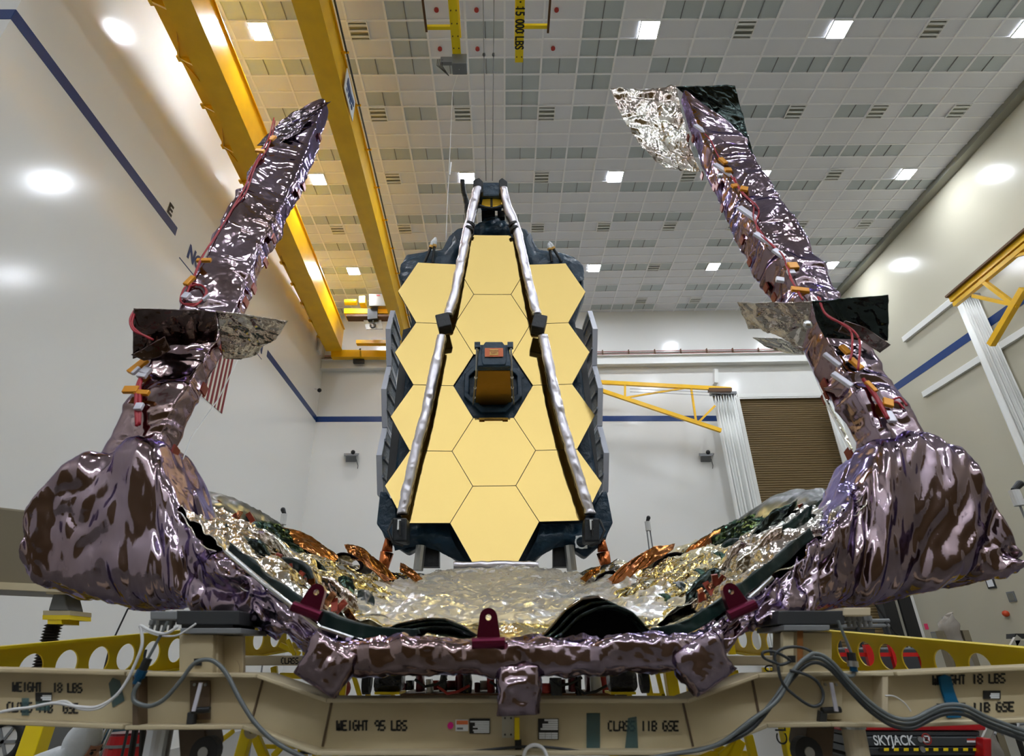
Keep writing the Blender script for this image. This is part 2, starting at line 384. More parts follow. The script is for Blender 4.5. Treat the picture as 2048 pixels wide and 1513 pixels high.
# ------------------------------------------------------------------ writing and flag on the left wall
e = thing('wall_lettering', 'dark blue company name lettered along the left wall between the stripe ends', 'sign', (XL, 14, zs-.4))
txt('NORTHROP', .66, (XL+.012, 14.6, zl(14)-.30), (0, 1, -.014), (0, 0, 1), 'blue_stripe', e, sx=.86, bold=.03)
txt('GRUMMAN', .66, (XL+.012, 17.95, zl(18)-.30), (0, 1, -.014), (0, 0, 1), 'blue_stripe', e, sx=.86, bold=.03)
MB().box((XL+.006, 17.6, zl(17.6)-.55), (.01, 6.6, .03)).build('underline', 'blue_stripe', e)
p = WX(333, 422, XL); e = thing('bay_letter', 'black letter E on the left wall above the blue stripe', 'sign', p)
txt('E', .5, p+V(.012, 0, 0), (0, 1, 0), (0, 0, 1), 'ink_black', e, bold=.02)
a, b = WX(405, 795, XL), WX(440, 825, XL)
e = thing('flag', 'striped flag hung upright on the left wall behind the left foil arm', 'flag', (XL, a.y, a.z))
mk('flag_white', (214, 210, 196), .6); mk('flag_red', (120, 24, 30), .6); mk('flag_blue', (30, 40, 84), .6)
fy1 = b.y+.12; sw = (b.y-a.y+.18)/11; fy0 = fy1-13*sw; fz = (a.z+b.z)/2; fh = zl(17)-.75-fz
MB().box((XL+.008, (fy0+fy1)/2, fz+fh/2), (.012, fy1-fy0, fh)).build('cloth', 'flag_white', e)
for i in range(7): MB().box((XL+.016, fy1-(2*i+.5)*sw, fz+fh/2), (.01, sw, fh)).build('stripe', 'flag_red', e)
MB().box((XL+.022, fy0+3.5*sw, fz+fh-fh*.2), (.012, 7*sw, fh*.4)).build('canton', 'flag_blue', e)

# ------------------------------------------------------------------ crane runway on the rear wall
zr = CZ+14.24
e = thing('runway_beam', 'white crane runway beam along the rear wall under the red conductor rails', 'beam', (4, YF-.2, zr))
m = MB(); m.box(((XL+XR)/2, YF-.16, zr+.28), (XR-XL, .3, .5)); m.box(((XL+XR)/2, YF-.22, zr+.55), (XR-XL, .44, .04)); m.box(((XL+XR)/2, YF-.22, zr+.02), (XR-XL, .44, .04)); m.build('girder', 'white_paint', e)
MB().bar(W(1431, 741, YF-.2), W(1431, 768, YF-.2), .2, .3, (0, 1, 0)).build('hanger', 'white_paint', e)
e = thing('conductor_rail', 'red conductor rails on brackets above the white runway beam', 'rail', (4, YF-.1, zr+.6))
for q in range(4): MB().box(((XL+XR)/2, YF-.12, zr+.66+q*.09), (XR-XL-.1, .03, .035)).build('bar', 'rail_red' if q % 2 else 'crane_brown', e)
for i in range(20): MB().box((XL+.8+i*1.45, YF-.09, zr+.8), (.05, .14, .46)).build('bracket', 'crane_brown', e)

# ------------------------------------------------------------------ yellow bridge crane
zb = CZ+15.0
cr = thing('bridge_crane', 'yellow double girder overhead bridge crane running along the hall near the left wall', 'crane', (-6.5, 17, zb))
def girder(n0, n1, f0, f1, h, name):        # bottom edges near/far given as (x, y)
    N0, N1, F0, F1 = [V(q[0], q[1], zb) for q in (n0, n1, f0, f1)]; u = V(0, 0, h)
    m = MB(); m.hexa([N0, N1, N1+u, N0+u], [F0, F1, F1+u, F0+u])
    for s in (0, h): m.hexa([N0+V(-.06, 0, s-.02), N1+V(.06, 0, s-.02), N1+V(.06, 0, s+.02), N0+V(-.06, 0, s+.02)], [F0+V(-.06, 0, s-.02), F1+V(.06, 0, s-.02), F1+V(.06, 0, s+.02), F0+V(-.06, 0, s+.02)])
    return m.build(name, 'crane_yellow', cr)
ext = lambda a, b, y: (a[0]+(b[0]-a[0])*(y-a[1])/(b[1]-a[1]), y)
A0, A1 = (-8.19, 9.03), (-9.15, 27.3); B0, B1 = (-7.6, 9.03), (-8.4, 27.3)
girder(ext(A0, A1, 3), ext(B0, B1, 3), A1, B1, 1.32, 'girder')
C0, C1 = (-5.0, 9.03), (-5.26, 27.3); D0, D1 = (-4.43, 9.03), (-4.85, 27.3)
girder(ext(C0, C1, 3), ext(D0, D1, 3), C1, D1, 1.2, 'girder')
m = MB(); o0, o1 = (-8.72, 9.03), (-9.42, 27.3); q0, q1 = ext(o0, o1, 3), ext(A0, A1, 3)
m.hexa([V(*q0, zb+.35), V(*q1, zb+.35), V(*q1, zb+.4), V(*q0, zb+.4)], [V(*o1, zb+.35), V(*A1, zb+.35), V(*A1, zb+.4), V(*o1, zb+.4)]); m.build('walkway', 'crane_yellow', cr)
ys = [4.6+1.55*i for i in range(15)]
for i, y in enumerate(ys):
    a, b = ext(o0, o1, y), ext(A0, A1, y); m = MB()
    m.prism([(a[0]-.06, y, zb+.36), (b[0], y, zb), (b[0], y, zb+.36)], (0, .06, 0)); m.box((a[0]-.02, y+.03, zb+.34), (.1, .16, .06))
    c = ext(o0, o1, y+1.5) if i % 2 else ext(A0, A1, y+1.5); d = b if i % 2 else a
    m.bar((d[0], y, zb+.33), (c[0], y+1.5, zb+.33), .05, .05); m.build('outrigger', 'crane_yellow', cr)
# conduit and sign on the right girder
m = MB(); c0, c1 = ext((D0[0]+.16, D0[1]), (D1[0]+.16, D1[1]), 3), (D1[0]+.16, D1[1])
m.tube([V(*c0, zb+1.1), V(*c1, zb+1.1)], .03, 6); m.build('conduit', 'dark_grey', cr)
for i in range(13):
    y = 4+i*1.8; x = ext(D0, D1, y)[0]; MB().bar((x, y, zb+1.1), (x+.22, y, zb+1.1), .05, .05).build('conduit_bracket', 'crane_yellow', cr)
q = [WX(x, y, -4.4) for x, y in ((688, 172), (704, 260), (711, 250), (695, 150))]
xs = -4.40; s0, s1 = q[0].y, q[1].y; m = MB(); m.prism([V(xs, s0, zb+.08), V(xs-.03, s1, zb+.08), V(xs-.03, s1, zb+.95), V(xs, s0, zb+.95)], (.02, 0, 0)); sg = m.build('nameplate', 'sign_white', cr); sg['label'] = 'white plate with blue lettering'
L = s1-s0
MB().prism([V(xs+.012, s0+L*.12, zb+.45), V(xs+.006, s0+L*.5, zb+.40), V(xs-.008, s0+L*.88, zb+.55), V(xs-.008, s0+L*.85, zb+.72), V(xs+.006, s0+L*.5, zb+.62), V(xs+.012, s0+L*.15, zb+.75)], (.02, 0, 0)).build('logo_band', 'sign_blue', sg)
for k in range(4): MB().box((xs+.012, s0+L*(.2+.17*k), zb+.3), (.02, L*.1, .12)).build('logo_mark', 'sign_blue', sg)
# trolley, hook and end truck at the far end
Yt = 25.2
tr = thing('crane_trolley', 'yellow hoist trolley with steel cabinet between the crane girders at far end', 'hoist', W(735, 640, Yt))
m = MB(); pbox(m, 688, 617, 786, 627, Yt, .7); m.build('cross_beam', 'crane_yellow', tr)
m = MB(); pbox(m, 692, 629, 785, 633, Yt-.1, .5); m.build('lower_flange', 'crane_brown', tr)
m = MB(); pbox(m, 738, 588, 772, 612, Yt-.3, .5); m.build('cabinet', 'steel', tr, bevel=.02)
m = MB(); pbox(m, 753, 590, 760, 592, Yt-.32, .015); m.build('warning_label', 'ink_red', tr)
m = MB(); pbox(m, 718, 592, 730, 606, Yt-.2, .5); m.build('motor_cover', 'frame_yellow', tr)
for x in (694, 702, 710): m = MB(); m.cyl(W(x-4, 605, Yt), W(x+4, 605, Yt), .16); m.build('motor', 'frame_yellow', tr)
m = MB(); m.bar(W(746, 620, Yt), W(746, 641, Yt), .5, .3, (0, 1, 0)); m.build('hoist_rope', 'dark_grey', tr)
m = MB(); ppoly(m, [(727, 641), (762, 640), (766, 658), (733, 659)], Yt+.1, .05); m.build('drip_plate', 'steel', tr)
m = MB(); hk = W(746, 648, Yt-.1); m.tube([hk+V(0, 0, .18), hk+V(0, 0, .02)]+[hk+V(.12*math.sin(a), 0, -.1+.12*math.cos(a)) for a in [PI*2*t/10 for t in range(0, 9)]], .045, 8); m.build('hook', 'black', tr)
m = MB(); pbox(m, 712, 680, 786, 687, 27.2, .3); pbox(m, 720, 701, 790, 714, 27.4, .35); pbox(m, 662, 700, 722, 714, 27.4, .35); m.build('end_truck', 'crane_yellow', cr)
m = MB(); pbox(m, 706, 716, 728, 726, 27.62, .12); m.tube([W(716, 714, 27.6), W(717, 704, 27.5), W(721, 698, 27.5)], .05); m.build('current_collector', 'black', cr)
wb = MB().box((XL+.07, YF-1.1, CZ+15.3), (.12, .5, .9)).build('junction_box', 'white_paint', bevel=.02); tag(wb, 'white wall junction box beside the end of the crane runway', 'box')

# ------------------------------------------------------------------ hoist beams hung under the ceiling
zh = CZ+13.2
def hbeam(label, e0, e1, txtb=None, boxes=True):
    p0, p1 = WZ(*e0, zh), WZ(*e1, zh); Y1 = p0.y; w = p1.x-p0.x
    t = thing('hoist_beam', label, 'beam', (p0.x+w/2, Y1-3, zh), 'hoist beams under the ceiling')
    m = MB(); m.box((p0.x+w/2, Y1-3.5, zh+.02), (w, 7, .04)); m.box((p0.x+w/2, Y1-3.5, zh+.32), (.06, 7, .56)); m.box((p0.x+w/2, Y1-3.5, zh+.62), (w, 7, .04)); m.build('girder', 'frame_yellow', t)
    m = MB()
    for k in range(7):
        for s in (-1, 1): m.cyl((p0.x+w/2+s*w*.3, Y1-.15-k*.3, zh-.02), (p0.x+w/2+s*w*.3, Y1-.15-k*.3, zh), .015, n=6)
    m.build('bolts', 'crane_brown', t)['kind'] = 'stuff'
    for k in range(22):
        MB().bar((p0.x+w/2, Y1-.3-k*.3, zh+.6), (p0.x+w/2, Y1-.3-k*.3, ZC), .02, .02) if False else None
    for y in (Y1-1.2, Y1-5): MB().cyl((p0.x+w/2, y, zh+.6), (p0.x+w/2, y, ZC), .03, n=8).build('hanger_rod', 'mid_grey', t)
    return t, p0, p1
t, p0, p1 = hbeam('yellow hoist beam with a grey pulley box at its end, hung above the telescope', (905, 108), (922, 108))
yb = p0.y; cxb = (p0.x+p1.x)/2
m = MB(); m.bar((p0.x, WZ(870, 60, zh).y, zh+.1), (WZ(851, 60, zh).x, WZ(870, 60, zh).y, zh+.1), .08, .08); m.build('side_arm', 'frame_yellow', t)
m = MB(); px_ = WZ(853, 66, zh); m.bar((px_.x, px_.y, zh+.05), (px_.x, px_.y-2.5, zh+.05), .05, .05); m.build('side_rail', 'crane_brown', t)
m = MB(); m.box((cxb+.06, yb+.2, zh-.1), (.36, .3, .36)); m.box((cxb-.25, yb+.15, zh-.05), (.3, .1, .2)); m.build('pulley_box', 'mid_grey', t, bevel=.01)
m = MB()
for k in range(4): m.tube([V(cxb-.35-.04*k, yb+.1, zh-.05), V(cxb-.36-.04*k, yb+.12, zh-.25), V(cxb-.2, yb+.25, zh-.45)], .008, 5)
m.build('loose_leads', 'black', t)
t, p2, p3 = hbeam('yellow hoist beam stencilled 15 000 LBS, hung above the telescope', (1030, 125), (1046, 125))
yt0, yt1 = WZ(1040, 1, zh).y, WZ(1040, 99, zh).y; txt('· 15 000 LBS', .29, ((p2.x+p3.x)/2-.10, yt0, zh-.004), (0, 1, 0), (1, 0, 0), 'ink_black', t, fit=yt1-yt0, bold=.006)
m = MB(); ya = WZ(1075, 58, zh).y; m.bar((p3.x, ya, zh+.1), (WZ(1099, 58, zh).x, ya, zh+.1), .08, .08); m.build('side_arm', 'frame_yellow', t)
m = MB(); px_ = WZ(1096, 68, zh); m.bar((px_.x, px_.y, zh+.05), (px_.x, px_.y-2.5, zh+.05), .05, .05); m.build('side_rail', 'crane_brown', t)
# red-dotted sprinkler plates in the ceiling between the hoist beams
i = 0
for (x, y) in ((873, 19), (953, 19), (1113, 19), (880, 97), (955, 97), (1106, 96)):
    p = WZ(x, y, ZC); o = MB().cyl((p.x, p.y, ZC-.05), (p.x, p.y, ZC), .07, n=14).build('sprinkler_cap', 'ink_red')
    tag(o, f'red round cap on the ceiling, {["left", "middle", "right"][i % 3]} one in the {["nearer", "farther"][i//3]} row', 'sprinkler', 'red caps on the ceiling'); i += 1
for lab, xa, xb in (('left of the pair of thin steel cables above the telescope', 966, 972), ('right of the pair of thin steel cables above the telescope', 988, 985)):
    a, b = WZ(xa, -12, zh), W(xb, 362, 10.3); m = MB(); m.tube([a, b], .010, 6); t = thing('hoist_cable', lab, 'cable', b, 'hoist cables'); m.build('wire', 'mid_grey', t)
    f = .45; c = a.lerp(b, .31); MB().sphere(c, .035, 8, 6, (1, 1, 1.8)).build('shackle', 'dark_grey', t)
a = V(cxb+.05, yb+.2, zh-.28); pts = [a, W(905, 180, 10.6), W(900, 300, 10.6), W(895, 400, 10.7), W(892, 482, 10.8)]
t = thing('hanging_cord', 'thin pale cord hanging from the pulley box beside the telescope', 'cord', pts[-1]); m = MB(); m.tube(pts, .010, 6); m.build('cord', 'lamp_tube', t)
m = MB(); m.tube([W(902, 325, 10.6), W(899, 350, 10.6)], .02, 6); m.build('sleeve', 'sign_white', t)
# ================================================================== the telescope
TC = V(-.128, 10.19, CZ+4.773); LEAN, TW = -.0362, .0287
def T(x, y, z):                             # telescope frame: x right, y away from camera, z up from the mirror centre
    y2 = y*math.cos(LEAN)+z*math.sin(LEAN); z2 = z*math.cos(LEAN)-y*math.sin(LEAN)
    return TC+V(x*math.cos(TW)-y2*math.sin(TW), x*math.sin(TW)+y2*math.cos(TW), z2)
HP = 1.325; HR = HP/math.sqrt(3); RC = 15.88
tel = thing('space_telescope', 'space telescope with twelve gold hexagonal mirrors standing upright behind the foil trough', 'telescope', T(0, .3, -3.6))
def segment(cx, cz):
    n = 14; r = HR-.007; rim = []
    idx = {}; vs = []; nr = []; fs = []
    def vid(i, j):
        if (i, j) not in idx:
            x = cx+r/n*(i+j*.5); z = cz+r/n*j*math.sqrt(3)/2; idx[i, j] = len(vs)
            y = -(x*x+z*z)/(2*RC); vs.append(T(x, y, z)); s = T(x/RC, -1, z/RC)-T(0, 0, 0)
            nv = T(-0, 0, 0); d = V(-x/RC, -1, -z/RC).normalized(); q = T(d.x, d.y, d.z)-T(0, 0, 0); nr.append(q.normalized())
        return idx[i, j]
    ok = lambda i, j: abs(i) <= n and abs(j) <= n and abs(i+j) <= n
    for i in range(-n, n+1):
        for j in range(-n, n+1):
            if ok(i, j) and ok(i+1, j) and ok(i, j+1): fs.append((vid(i, j), vid(i+1, j), vid(i, j+1)))
            if ok(i+1, j) and ok(i+1, j+1) and ok(i, j+1): fs.append((vid(i+1, j), vid(i+1, j+1), vid(i, j+1)))
    me = bpy.data.meshes.new('mirror_segment'); me.from_pydata(vs, [], fs); me.materials.append(MT['gold'])
    me.polygons.foreach_set('use_smooth', [True]*len(fs)); me.normals_split_custom_set_from_vertices(nr)
    o = bpy.data.objects.new('mirror_segment', me); COL.objects.link(o); o.parent = tel; o.location = -Vector(tel.location)
    cs = [(cx+(HR-.004)*math.cos(k*PI/3), cz+(HR-.004)*math.sin(k*PI/3)) for k in range(6)]
    yy = [-(x*x+z*z)/(2*RC)+.006 for x, z in cs]
    m = MB(); m.hexa if False else None
    f = [T(x, y+.03, z) for (x, z), y in zip(cs, yy)]; b = [T(x, y+.09, z) for (x, z), y in zip(cs, yy)]
    m.add(f+b, [(5, 4, 3, 2, 1, 0), (6, 7, 8, 9, 10, 11)]+[(k, (k+1) % 6, (k+1) % 6+6, k+6) for k in range(6)]); m.build('segment_rim', 'black', o)
for k in (2, 1, -1, -2): segment(0, k*HP)
for s in (-1, 1):
    for k in (1.5, .5, -.5, -1.5): segment(s*1.5*HR, k*HP)
# dark blanket behind the mirrors
m = MB()
ppoly(m, [(822, 640), (800, 560), (801, 530), (812, 508), (850, 503), (884, 498), (897, 472), (915, 456), (935, 452), (1035, 452), (1054, 458), (1078, 498), (1130, 506), (1150, 513), (1166, 545), (1170, 590), (1150, 640), (1178, 850), (1200, 990),
          (1222, 1046), (1212, 1080), (1172, 1116), (1140, 1094), (1098, 1094), (1062, 1130), (925, 1130), (876, 1094), (836, 1094), (814, 1108), (770, 1080), (758, 1050), (784, 990), (800, 850)], 10.55, .35)
m.build('backplane_blanket', 'navy_blanket', tel, bevel=.05)
def blanket(rows, Y, seed, amp=.03): return sheet('blanket_fold', [[W(x, y, Y+d) for x, y, d in r] for r in rows], 'navy_blanket', tel, 40, 24, amp, .25, seed, solid=.01)
blanket([[(790, 1044, .0), (840, 1048, 0), (898, 1049, 0)], [(785, 1070, -.08), (840, 1074, -.1), (905, 1080, -.08)], [(790, 1100, .1), (845, 1094, .1), (935, 1130, .1)]], 10.38, 3)
blanket([[(1080, 1049, 0), (1130, 1048, 0), (1190, 1044, 0)], [(1072, 1080, -.08), (1130, 1074, -.1), (1196, 1072, -.08)], [(1045, 1130, .1), (1120, 1094, .1), (1195, 1098, .1)]], 10.38, 4)
blanket([[(801, 560, 0), (806, 525, 0), (855, 505, .05), (890, 498, .1), (905, 466, .1)], [(812, 566, -.1), (830, 535, -.1), (860, 525, -.05), (895, 520, -.05), (915, 480, -.05)], [(822, 575, .05), (838, 545, .05), (870, 545, .05), (905, 545, .05), (920, 510, .05)]], 10.5, 5)
blanket([[(1168, 560, 0), (1162, 527, 0), (1120, 507, .05), (1078, 498, .1), (1060, 466, .1)], [(1156, 566, -.1), (1140, 535, -.1), (1112, 525, -.05), (1070, 520, -.05), (1050, 480, -.05)], [(1146, 575, .05), (1130, 545, .05), (1100, 545, .05), (1062, 545, .05), (1046, 510, .05)]], 10.5, 6)
for s in (0, 1):                            # black edge plates that carry the wings
    X = lambda x: x if s == 0 else 1966-x+(6 if s else 0)
    m = MB(); ppoly(m, [(X(806), 660), (X(822), 655), (X(818), 800), (X(800), 980), (X(772), 975), (X(790), 800)][::1 if s == 0 else -1], 10.6, .25); m.build('wing_hinge_plate', 'dark_grey', tel)
# folded wings: three hexagon panels each side, seen edge on
for s in (-1, 1):
    wing = None
    for k in (1, 0, -1):
        xw = s*2.07; yc = .12+HR; ring = lambda r, x: [T(x, yc+r*math.cos(a*PI/3), k*HP+r*math.sin(a*PI/3)) for a in range(6)]
        r = HR-.012; o_, i_ = ring(r, xw), ring(r-.05, xw)
        m = MB(); dv = T(s*.1, 0, 0)-T(0, 0, 0); m.ring(o_, i_, dv); w_ = m.build('wing_segment', 'panel_rim', tel)
        m = MB(); m.prism(ring(r-.03, xw+s*.01), (T(s*.04, 0, 0)-T(0, 0, 0))); m.build('lattice_back', 'lattice', w_)
        m = MB(); m.prism(ring(r-.02, xw+s*.085), (T(s*.02, 0, 0)-T(0, 0, 0))); m.build('mirror_face', 'gold', w_)
        m = MB()
        for a in range(3): m.bar(T(xw-s*.01, yc-r*.75, k*HP+(a-1)*.35), T(xw-s*.01, yc+r*.75, k*HP+(a-1)*.35+.1), .03, .05)
        m.build('lattice_rib', 'panel_grey', w_)
for s in (-1, 1):                           # lower dark side skirts
    q = [(758, 920), (771, 985), (788, 990), (806, 1030), (790, 1085), (752, 1048), (760, 985)] if s < 0 else [(1213, 920), (1216, 960), (1203, 990), (1182, 1030), (1196, 1085), (1226, 1046), (1216, 985)]
    q = [(760, 983), (772, 984), (792, 1012), (795, 1085), (772, 1075), (753, 1048)] if s < 0 else [(1214, 983), (1204, 984), (1188, 1012), (1190, 1085), (1212, 1075), (1226, 1046)]
    m = MB(); ppoly(m, q if s > 0 else q, 10.25, .9); m.build('side_skirt', 'navy_blanket', tel, bevel=.02)
# ---------------- central instrument snout
cx, = (0,)
hexr = lambda r, y, rz=0: [T(r*math.cos(a*PI/3+rz), y, r*math.sin(a*PI/3+rz)) for a in range(6)]
m = MB(); m.prism(hexr(HR-.012, .03), T(0, .1, 0)-T(0, 0, 0)); hub = m.build('instrument_hub', 'navy_blanket', tel)
oct_ = lambda r, y, dz=0: [T(r*math.cos(a*PI/4+PI/8), y, dz+r*math.sin(a*PI/4+PI/8)) for a in range(8)]
m = MB(); m.ring(oct_(.60, -.10, -.02), oct_(.50, -.10, -.02), T(0, .14, 0)-T(0, 0, 0)); m.build('hub_collar', 'navy_blanket', hub, bevel=.015)
D = 1.22; ZT = .10
m = MB(); m.hexa([T(-.37, -.02, -.39), T(.37, -.02, -.39), T(.34, -.02, .34), T(-.34, -.02, .34)], [T(-.29, -D, -.15), T(.29, -D, -.15), T(.27, -D+.05, .30), T(-.27, -D+.05, .30)]); sn = m.build('snout', 'navy_blanket', tel, bevel=.02)
lp = lambda x0, x1, t, z0, z1: T(x0+(x1-x0)*t, -.02-(D-.02)*t, z0+(z1-z0)*t)
m = MB(); m.hexa([lp(-.35, -.27, .0, -.40, -.16), lp(.35, .27, .0, -.40, -.16), lp(.35, .27, .0, -.37, -.13), lp(-.35, -.27, .0, -.37, -.13)], [lp(-.35, -.27, .9, -.40, -.16), lp(.35, .27, .9, -.40, -.16), lp(.35, .27, .9, -.37, -.13), lp(-.35, -.27, .9, -.37, -.13)]); m.build('gold_panel', 'kapton_gold', sn)
m = MB(); m.prism([T(-.20, -D-.02, -.13), T(.20, -D-.02, -.13), T(.22, -D-.01, -.02), T(.22, -D+.01, .22), T(.15, -D+.02, .34), T(-.15, -D+.02, .34), T(-.22, -D+.01, .22), T(-.22, -D-.01, -.02)], T(0, .06, 0)-T(0, 0, 0)); m.build('cover', 'navy_blanket', sn, bevel=.015)
pl = MB().prism([T(-.16, -D-.035, .02), T(.16, -D-.035, .02), T(.16, -D-.01, .20), T(-.16, -D-.01, .20)], T(0, .01, 0)-T(0, 0, 0)).build('warning_placard', 'placard_orange', sn); pl['label'] = 'orange placard with a yellow centre'
for s in (-1, 1):
    m = MB(); m.tube([T(s*.30, -D, .20), T(s*.305, -D*.92, -.18), T(s*.385, -.06, -.41)], .018, 8); m.build('guide_rod', 'steel', tel)
    m = MB(); m.box(T(s*.29, -D+.02, .26), (.1, .1, .1)); m.build('rod_bracket', 'navy_blanket', tel)
    for q in range(3): MB().sphere(T(s*(.32+.02*q), -D*.75+.32*q, -.225-.062*q), .03, 8, 6).build('rod_clamp', 'lamp_tube', tel)
# orange placard marks
pe = [T(-.075, -D-.042, .045), T(.075, -D-.042, .045), T(.075, -D-.025, .170), T(-.075, -D-.025, .170)]
MB().prism(pe, T(0, .012, 0)-T(0, 0, 0)).build('placard_patch', 'placard_yellow', sn)
exT, ezT = T(1, 0, 0)-T(0, 0, 0), T(0, .12, 1)-T(0, 0, 0)
for bd, z, s_ in (('REMOVE BEFORE', .14, .035), ('FLIGHT', .09, .05)): txt(bd, s_, T(0, -D-.046+(.0 if z < .1 else .008), z-.02), exT, ezT, 'ink_red', sn, align='CENTER', ext=.001, sx=.6)
m = MB(); m.bar(T(-.27, -.06, -.69), T(.27, -.06, -.69), .02, .02); m.box(T(-.22, -.06, -.70), (.1, .02, .04)); m.box(T(.22, -.06, -.70), (.1, .02, .04)); m.build('snout_reflection', 'kapton_gold', tel)  # gold bar put in as the snout's reflection in the mirror below
# ---------------- secondary mirror struts
def strut(pts, name='strut'):
    st = []
    for (x, y, Y, r) in pts: st.append((W(x, y, Y), V(r*.97, 0, 0), V(0, r*.9, .0)))
    o = loft(name, st, 'strut_silver', tel, .025, 2.4, .014, .16, int(pts[0][0]))
    st = [(c+V(0, .06, 0), a*1.04, V(0, b.y*.75, 0)) for c, a, b in st]
    loft('strut_liner', st, 'strut_back', o, .05, 4, .01, .15, 3)
    return o
yst = 9.62
strut([(804, 1028, yst, .092), (832, 901, yst, .092), (856, 805, yst, .092), (883, 672, yst-.02, .092)]); strut([(896, 630, yst-.03, .092), (910, 583, yst-.04, .092), (934, 465, yst-.08, .095), (946, 415, yst-.10, .095), (954, 377, yst-.12, .085)])
strut([(1181, 1028, yst, .092), (1141, 901, yst, .092), (1115, 805, yst, .092), (1086, 672, yst-.02, .092)]); strut([(1074, 630, yst-.03, .092), (1062, 583, yst-.04, .092), (1035, 465, yst-.08, .095), (1016, 415, yst-.10, .095), (1007, 377, yst-.12, .085)])
for x, y in ((888, 648), (1078, 650)):
    s = -1 if x < 980 else 1; m = MB(); m.box(W(x, y, yst-.05), (.26, .3, .3), Matrix.Rotation(s*.25, 3, 'Y')); m.build('strut_hinge', 'black_blanket', tel, bevel=.02)
for x, y in ((938, 460), (1029, 460)):
    for d in (0, 9):
        s = -1 if x < 980 else 1; m = MB(); c = W(x+(-s)*d*.22, y-d, yst-.09); m.cyl(c+V(s*.01, 0, -.02), c+V(-s*.01, 0, .03), .108, n=14); m.build('strut_band', 'black', tel)
for x, y, s in ((800, 1062, 1), (1185, 1062, -1)):
    m = MB(); pbox(m, x-16, y-26, x+14, y+22, yst-.15, .35); m.build('strut_foot', 'black_blanket', tel, bevel=.03)
    m = MB(); m.tube([W(x-s*14, y-22, yst-.1), W(x-s*24, y, yst-.15), W(x-s*14, y+24, yst-.15), W(x+s*6, y+30, yst-.15)], .02, 6); m.tube([W(x, y-20, yst-.2), W(x, y+10, yst-.2)], .015, 6); m.build('foot_cable', 'black', tel)
    m = MB(); m.box(W(x-2, y-12, yst-.18), (.05, .03, .16)); m.build('foot_latch', 'lamp_tube', tel)
# ---------------- secondary mirror assembly at the top
Yt = 9.62
for x0, x1, s in ((946, 966, 1), (998, 1015, -1)):
    m = MB(); ppoly(m, [(x0, 360), (x0+(12 if s > 0 else 6), 355), (x1, 363), (x1, 385), (x0, 386)], Yt, .5); m.build('top_hinge', 'black_blanket', tel, bevel=.02)
m = MB(); ppoly(m, [(962, 364), (1001, 364), (1004, 392), (960, 392)], Yt+.1, .5); m.build('top_blanket', 'navy_blanket', tel, bevel=.04)
# convex round mirror facing down and forward
c = W(982, 401, Yt+.18); dn = V(0, -.62, -.78).normalized(); ax = V(1, 0, 0); ay = dn.cross(ax)
m = MB(); nr_ = 10; ns = 36; vs = [c+dn*.06]; fs = []
for i in range(1, nr_+1):
    r = .37*i/nr_
    for k in range(ns): a = 2*PI*k/ns; vs.append(c+ax*r*math.cos(a)*.62+ay*r*math.sin(a)*.8+dn*(.06-.06*(i/nr_)**2))
for k in range(ns): fs.append((0, 1+k, 1+(k+1) % ns))
for i in range(nr_-1):
    for k in range(ns): fs.append((1+i*ns+k, 1+(i+1)*ns+k, 1+(i+1)*ns+(k+1) % ns, 1+i*ns+(k+1) % ns))
m = MB(); q = [(962, 411), (966, 391), (1000, 391), (1004, 411), (994, 413), (983, 414), (971, 413)]
sm_rows = [[W(963, 411, Yt-.02), W(973, 413.5, Yt-.05), W(983, 414.5, Yt-.06), W(993, 413.5, Yt-.05), W(1004, 411, Yt-.02)], [W(965, 401, Yt+.18), W(974, 401, Yt+.15), W(983, 401, Yt+.14), W(993, 401, Yt+.15), W(1002, 401, Yt+.18)], [W(967, 391, Yt+.42), W(975, 391, Yt+.4), W(983, 391, Yt+.39), W(992, 391, Yt+.4), W(1000, 391, Yt+.42)]]
sm = sheet('secondary_mirror', sm_rows, 'gold_deep', tel, 24, 16, 0, solid=.02)
m = MB(); m.bar(W(983, 414, Yt-.09), W(983, 392, Yt+.33), .05, .03, (0, -1, -1)); m.build('mirror_spine', 'strut_back', sm)
m = MB(); m.tube([W(960, 412, Yt-.02), W(971, 415.5, Yt-.05), W(983, 417, Yt-.06), W(995, 415.5, Yt-.05), W(1005, 412, Yt-.02)], .035, 8); m.build('mirror_rim', 'black', sm)
m = MB(); pbox(m, 963, 420, 990, 432, 10.2, .2); pbox(m, 974, 412, 985, 424, 10.1, .2); pbox(m, 995, 421, 1010, 434, 10.25, .2); m.build('mirror_mount', 'black', tel, bevel=.01)
m = MB(); pbox(m, 979, 422, 984, 428, 10.18, .02); m.build('mount_latch', 'lamp_tube', tel)
blk = [[W(948, 474, 10.15), W(985, 473, 10.1), W(1023, 474, 10.15)], [W(950, 455, 10.05), W(985, 455, 9.98), W(1020, 455, 10.05)], [W(966, 442, 10.2), W(985, 440, 10.15), W(1004, 442, 10.2)], [W(970, 432, 10.4), W(985, 431, 10.4), W(996, 432, 10.4)]]
sheet('top_hood', blk, 'navy_blanket', tel, 40, 30, .03, .2, 8, solid=.02)
m = MB(); pbox(m, 972, 437, 990, 443, 10.1, .05); m.build('hood_slot', 'black', tel)
m = MB(); ppoly(m, [(946, 466), (1026, 466), (1030, 477), (940, 477)], 10.2, .3); m.build('hood_hem', 'black_blanket', tel, bevel=.02)
loft('rear_strut', [(W(925, 361, 10.9), V(.055, 0, 0), V(0, .055, 0)), (W(928, 385, 10.8), V(.06, 0, 0), V(0, .06, 0)), (W(935, 415, 10.7), V(.075, 0, 0), V(0, .07, 0)), (W(937, 450, 10.6), V(.09, 0, 0), V(0, .08, 0))], 'black_blanket', tel, .03, 3, .01, .1)
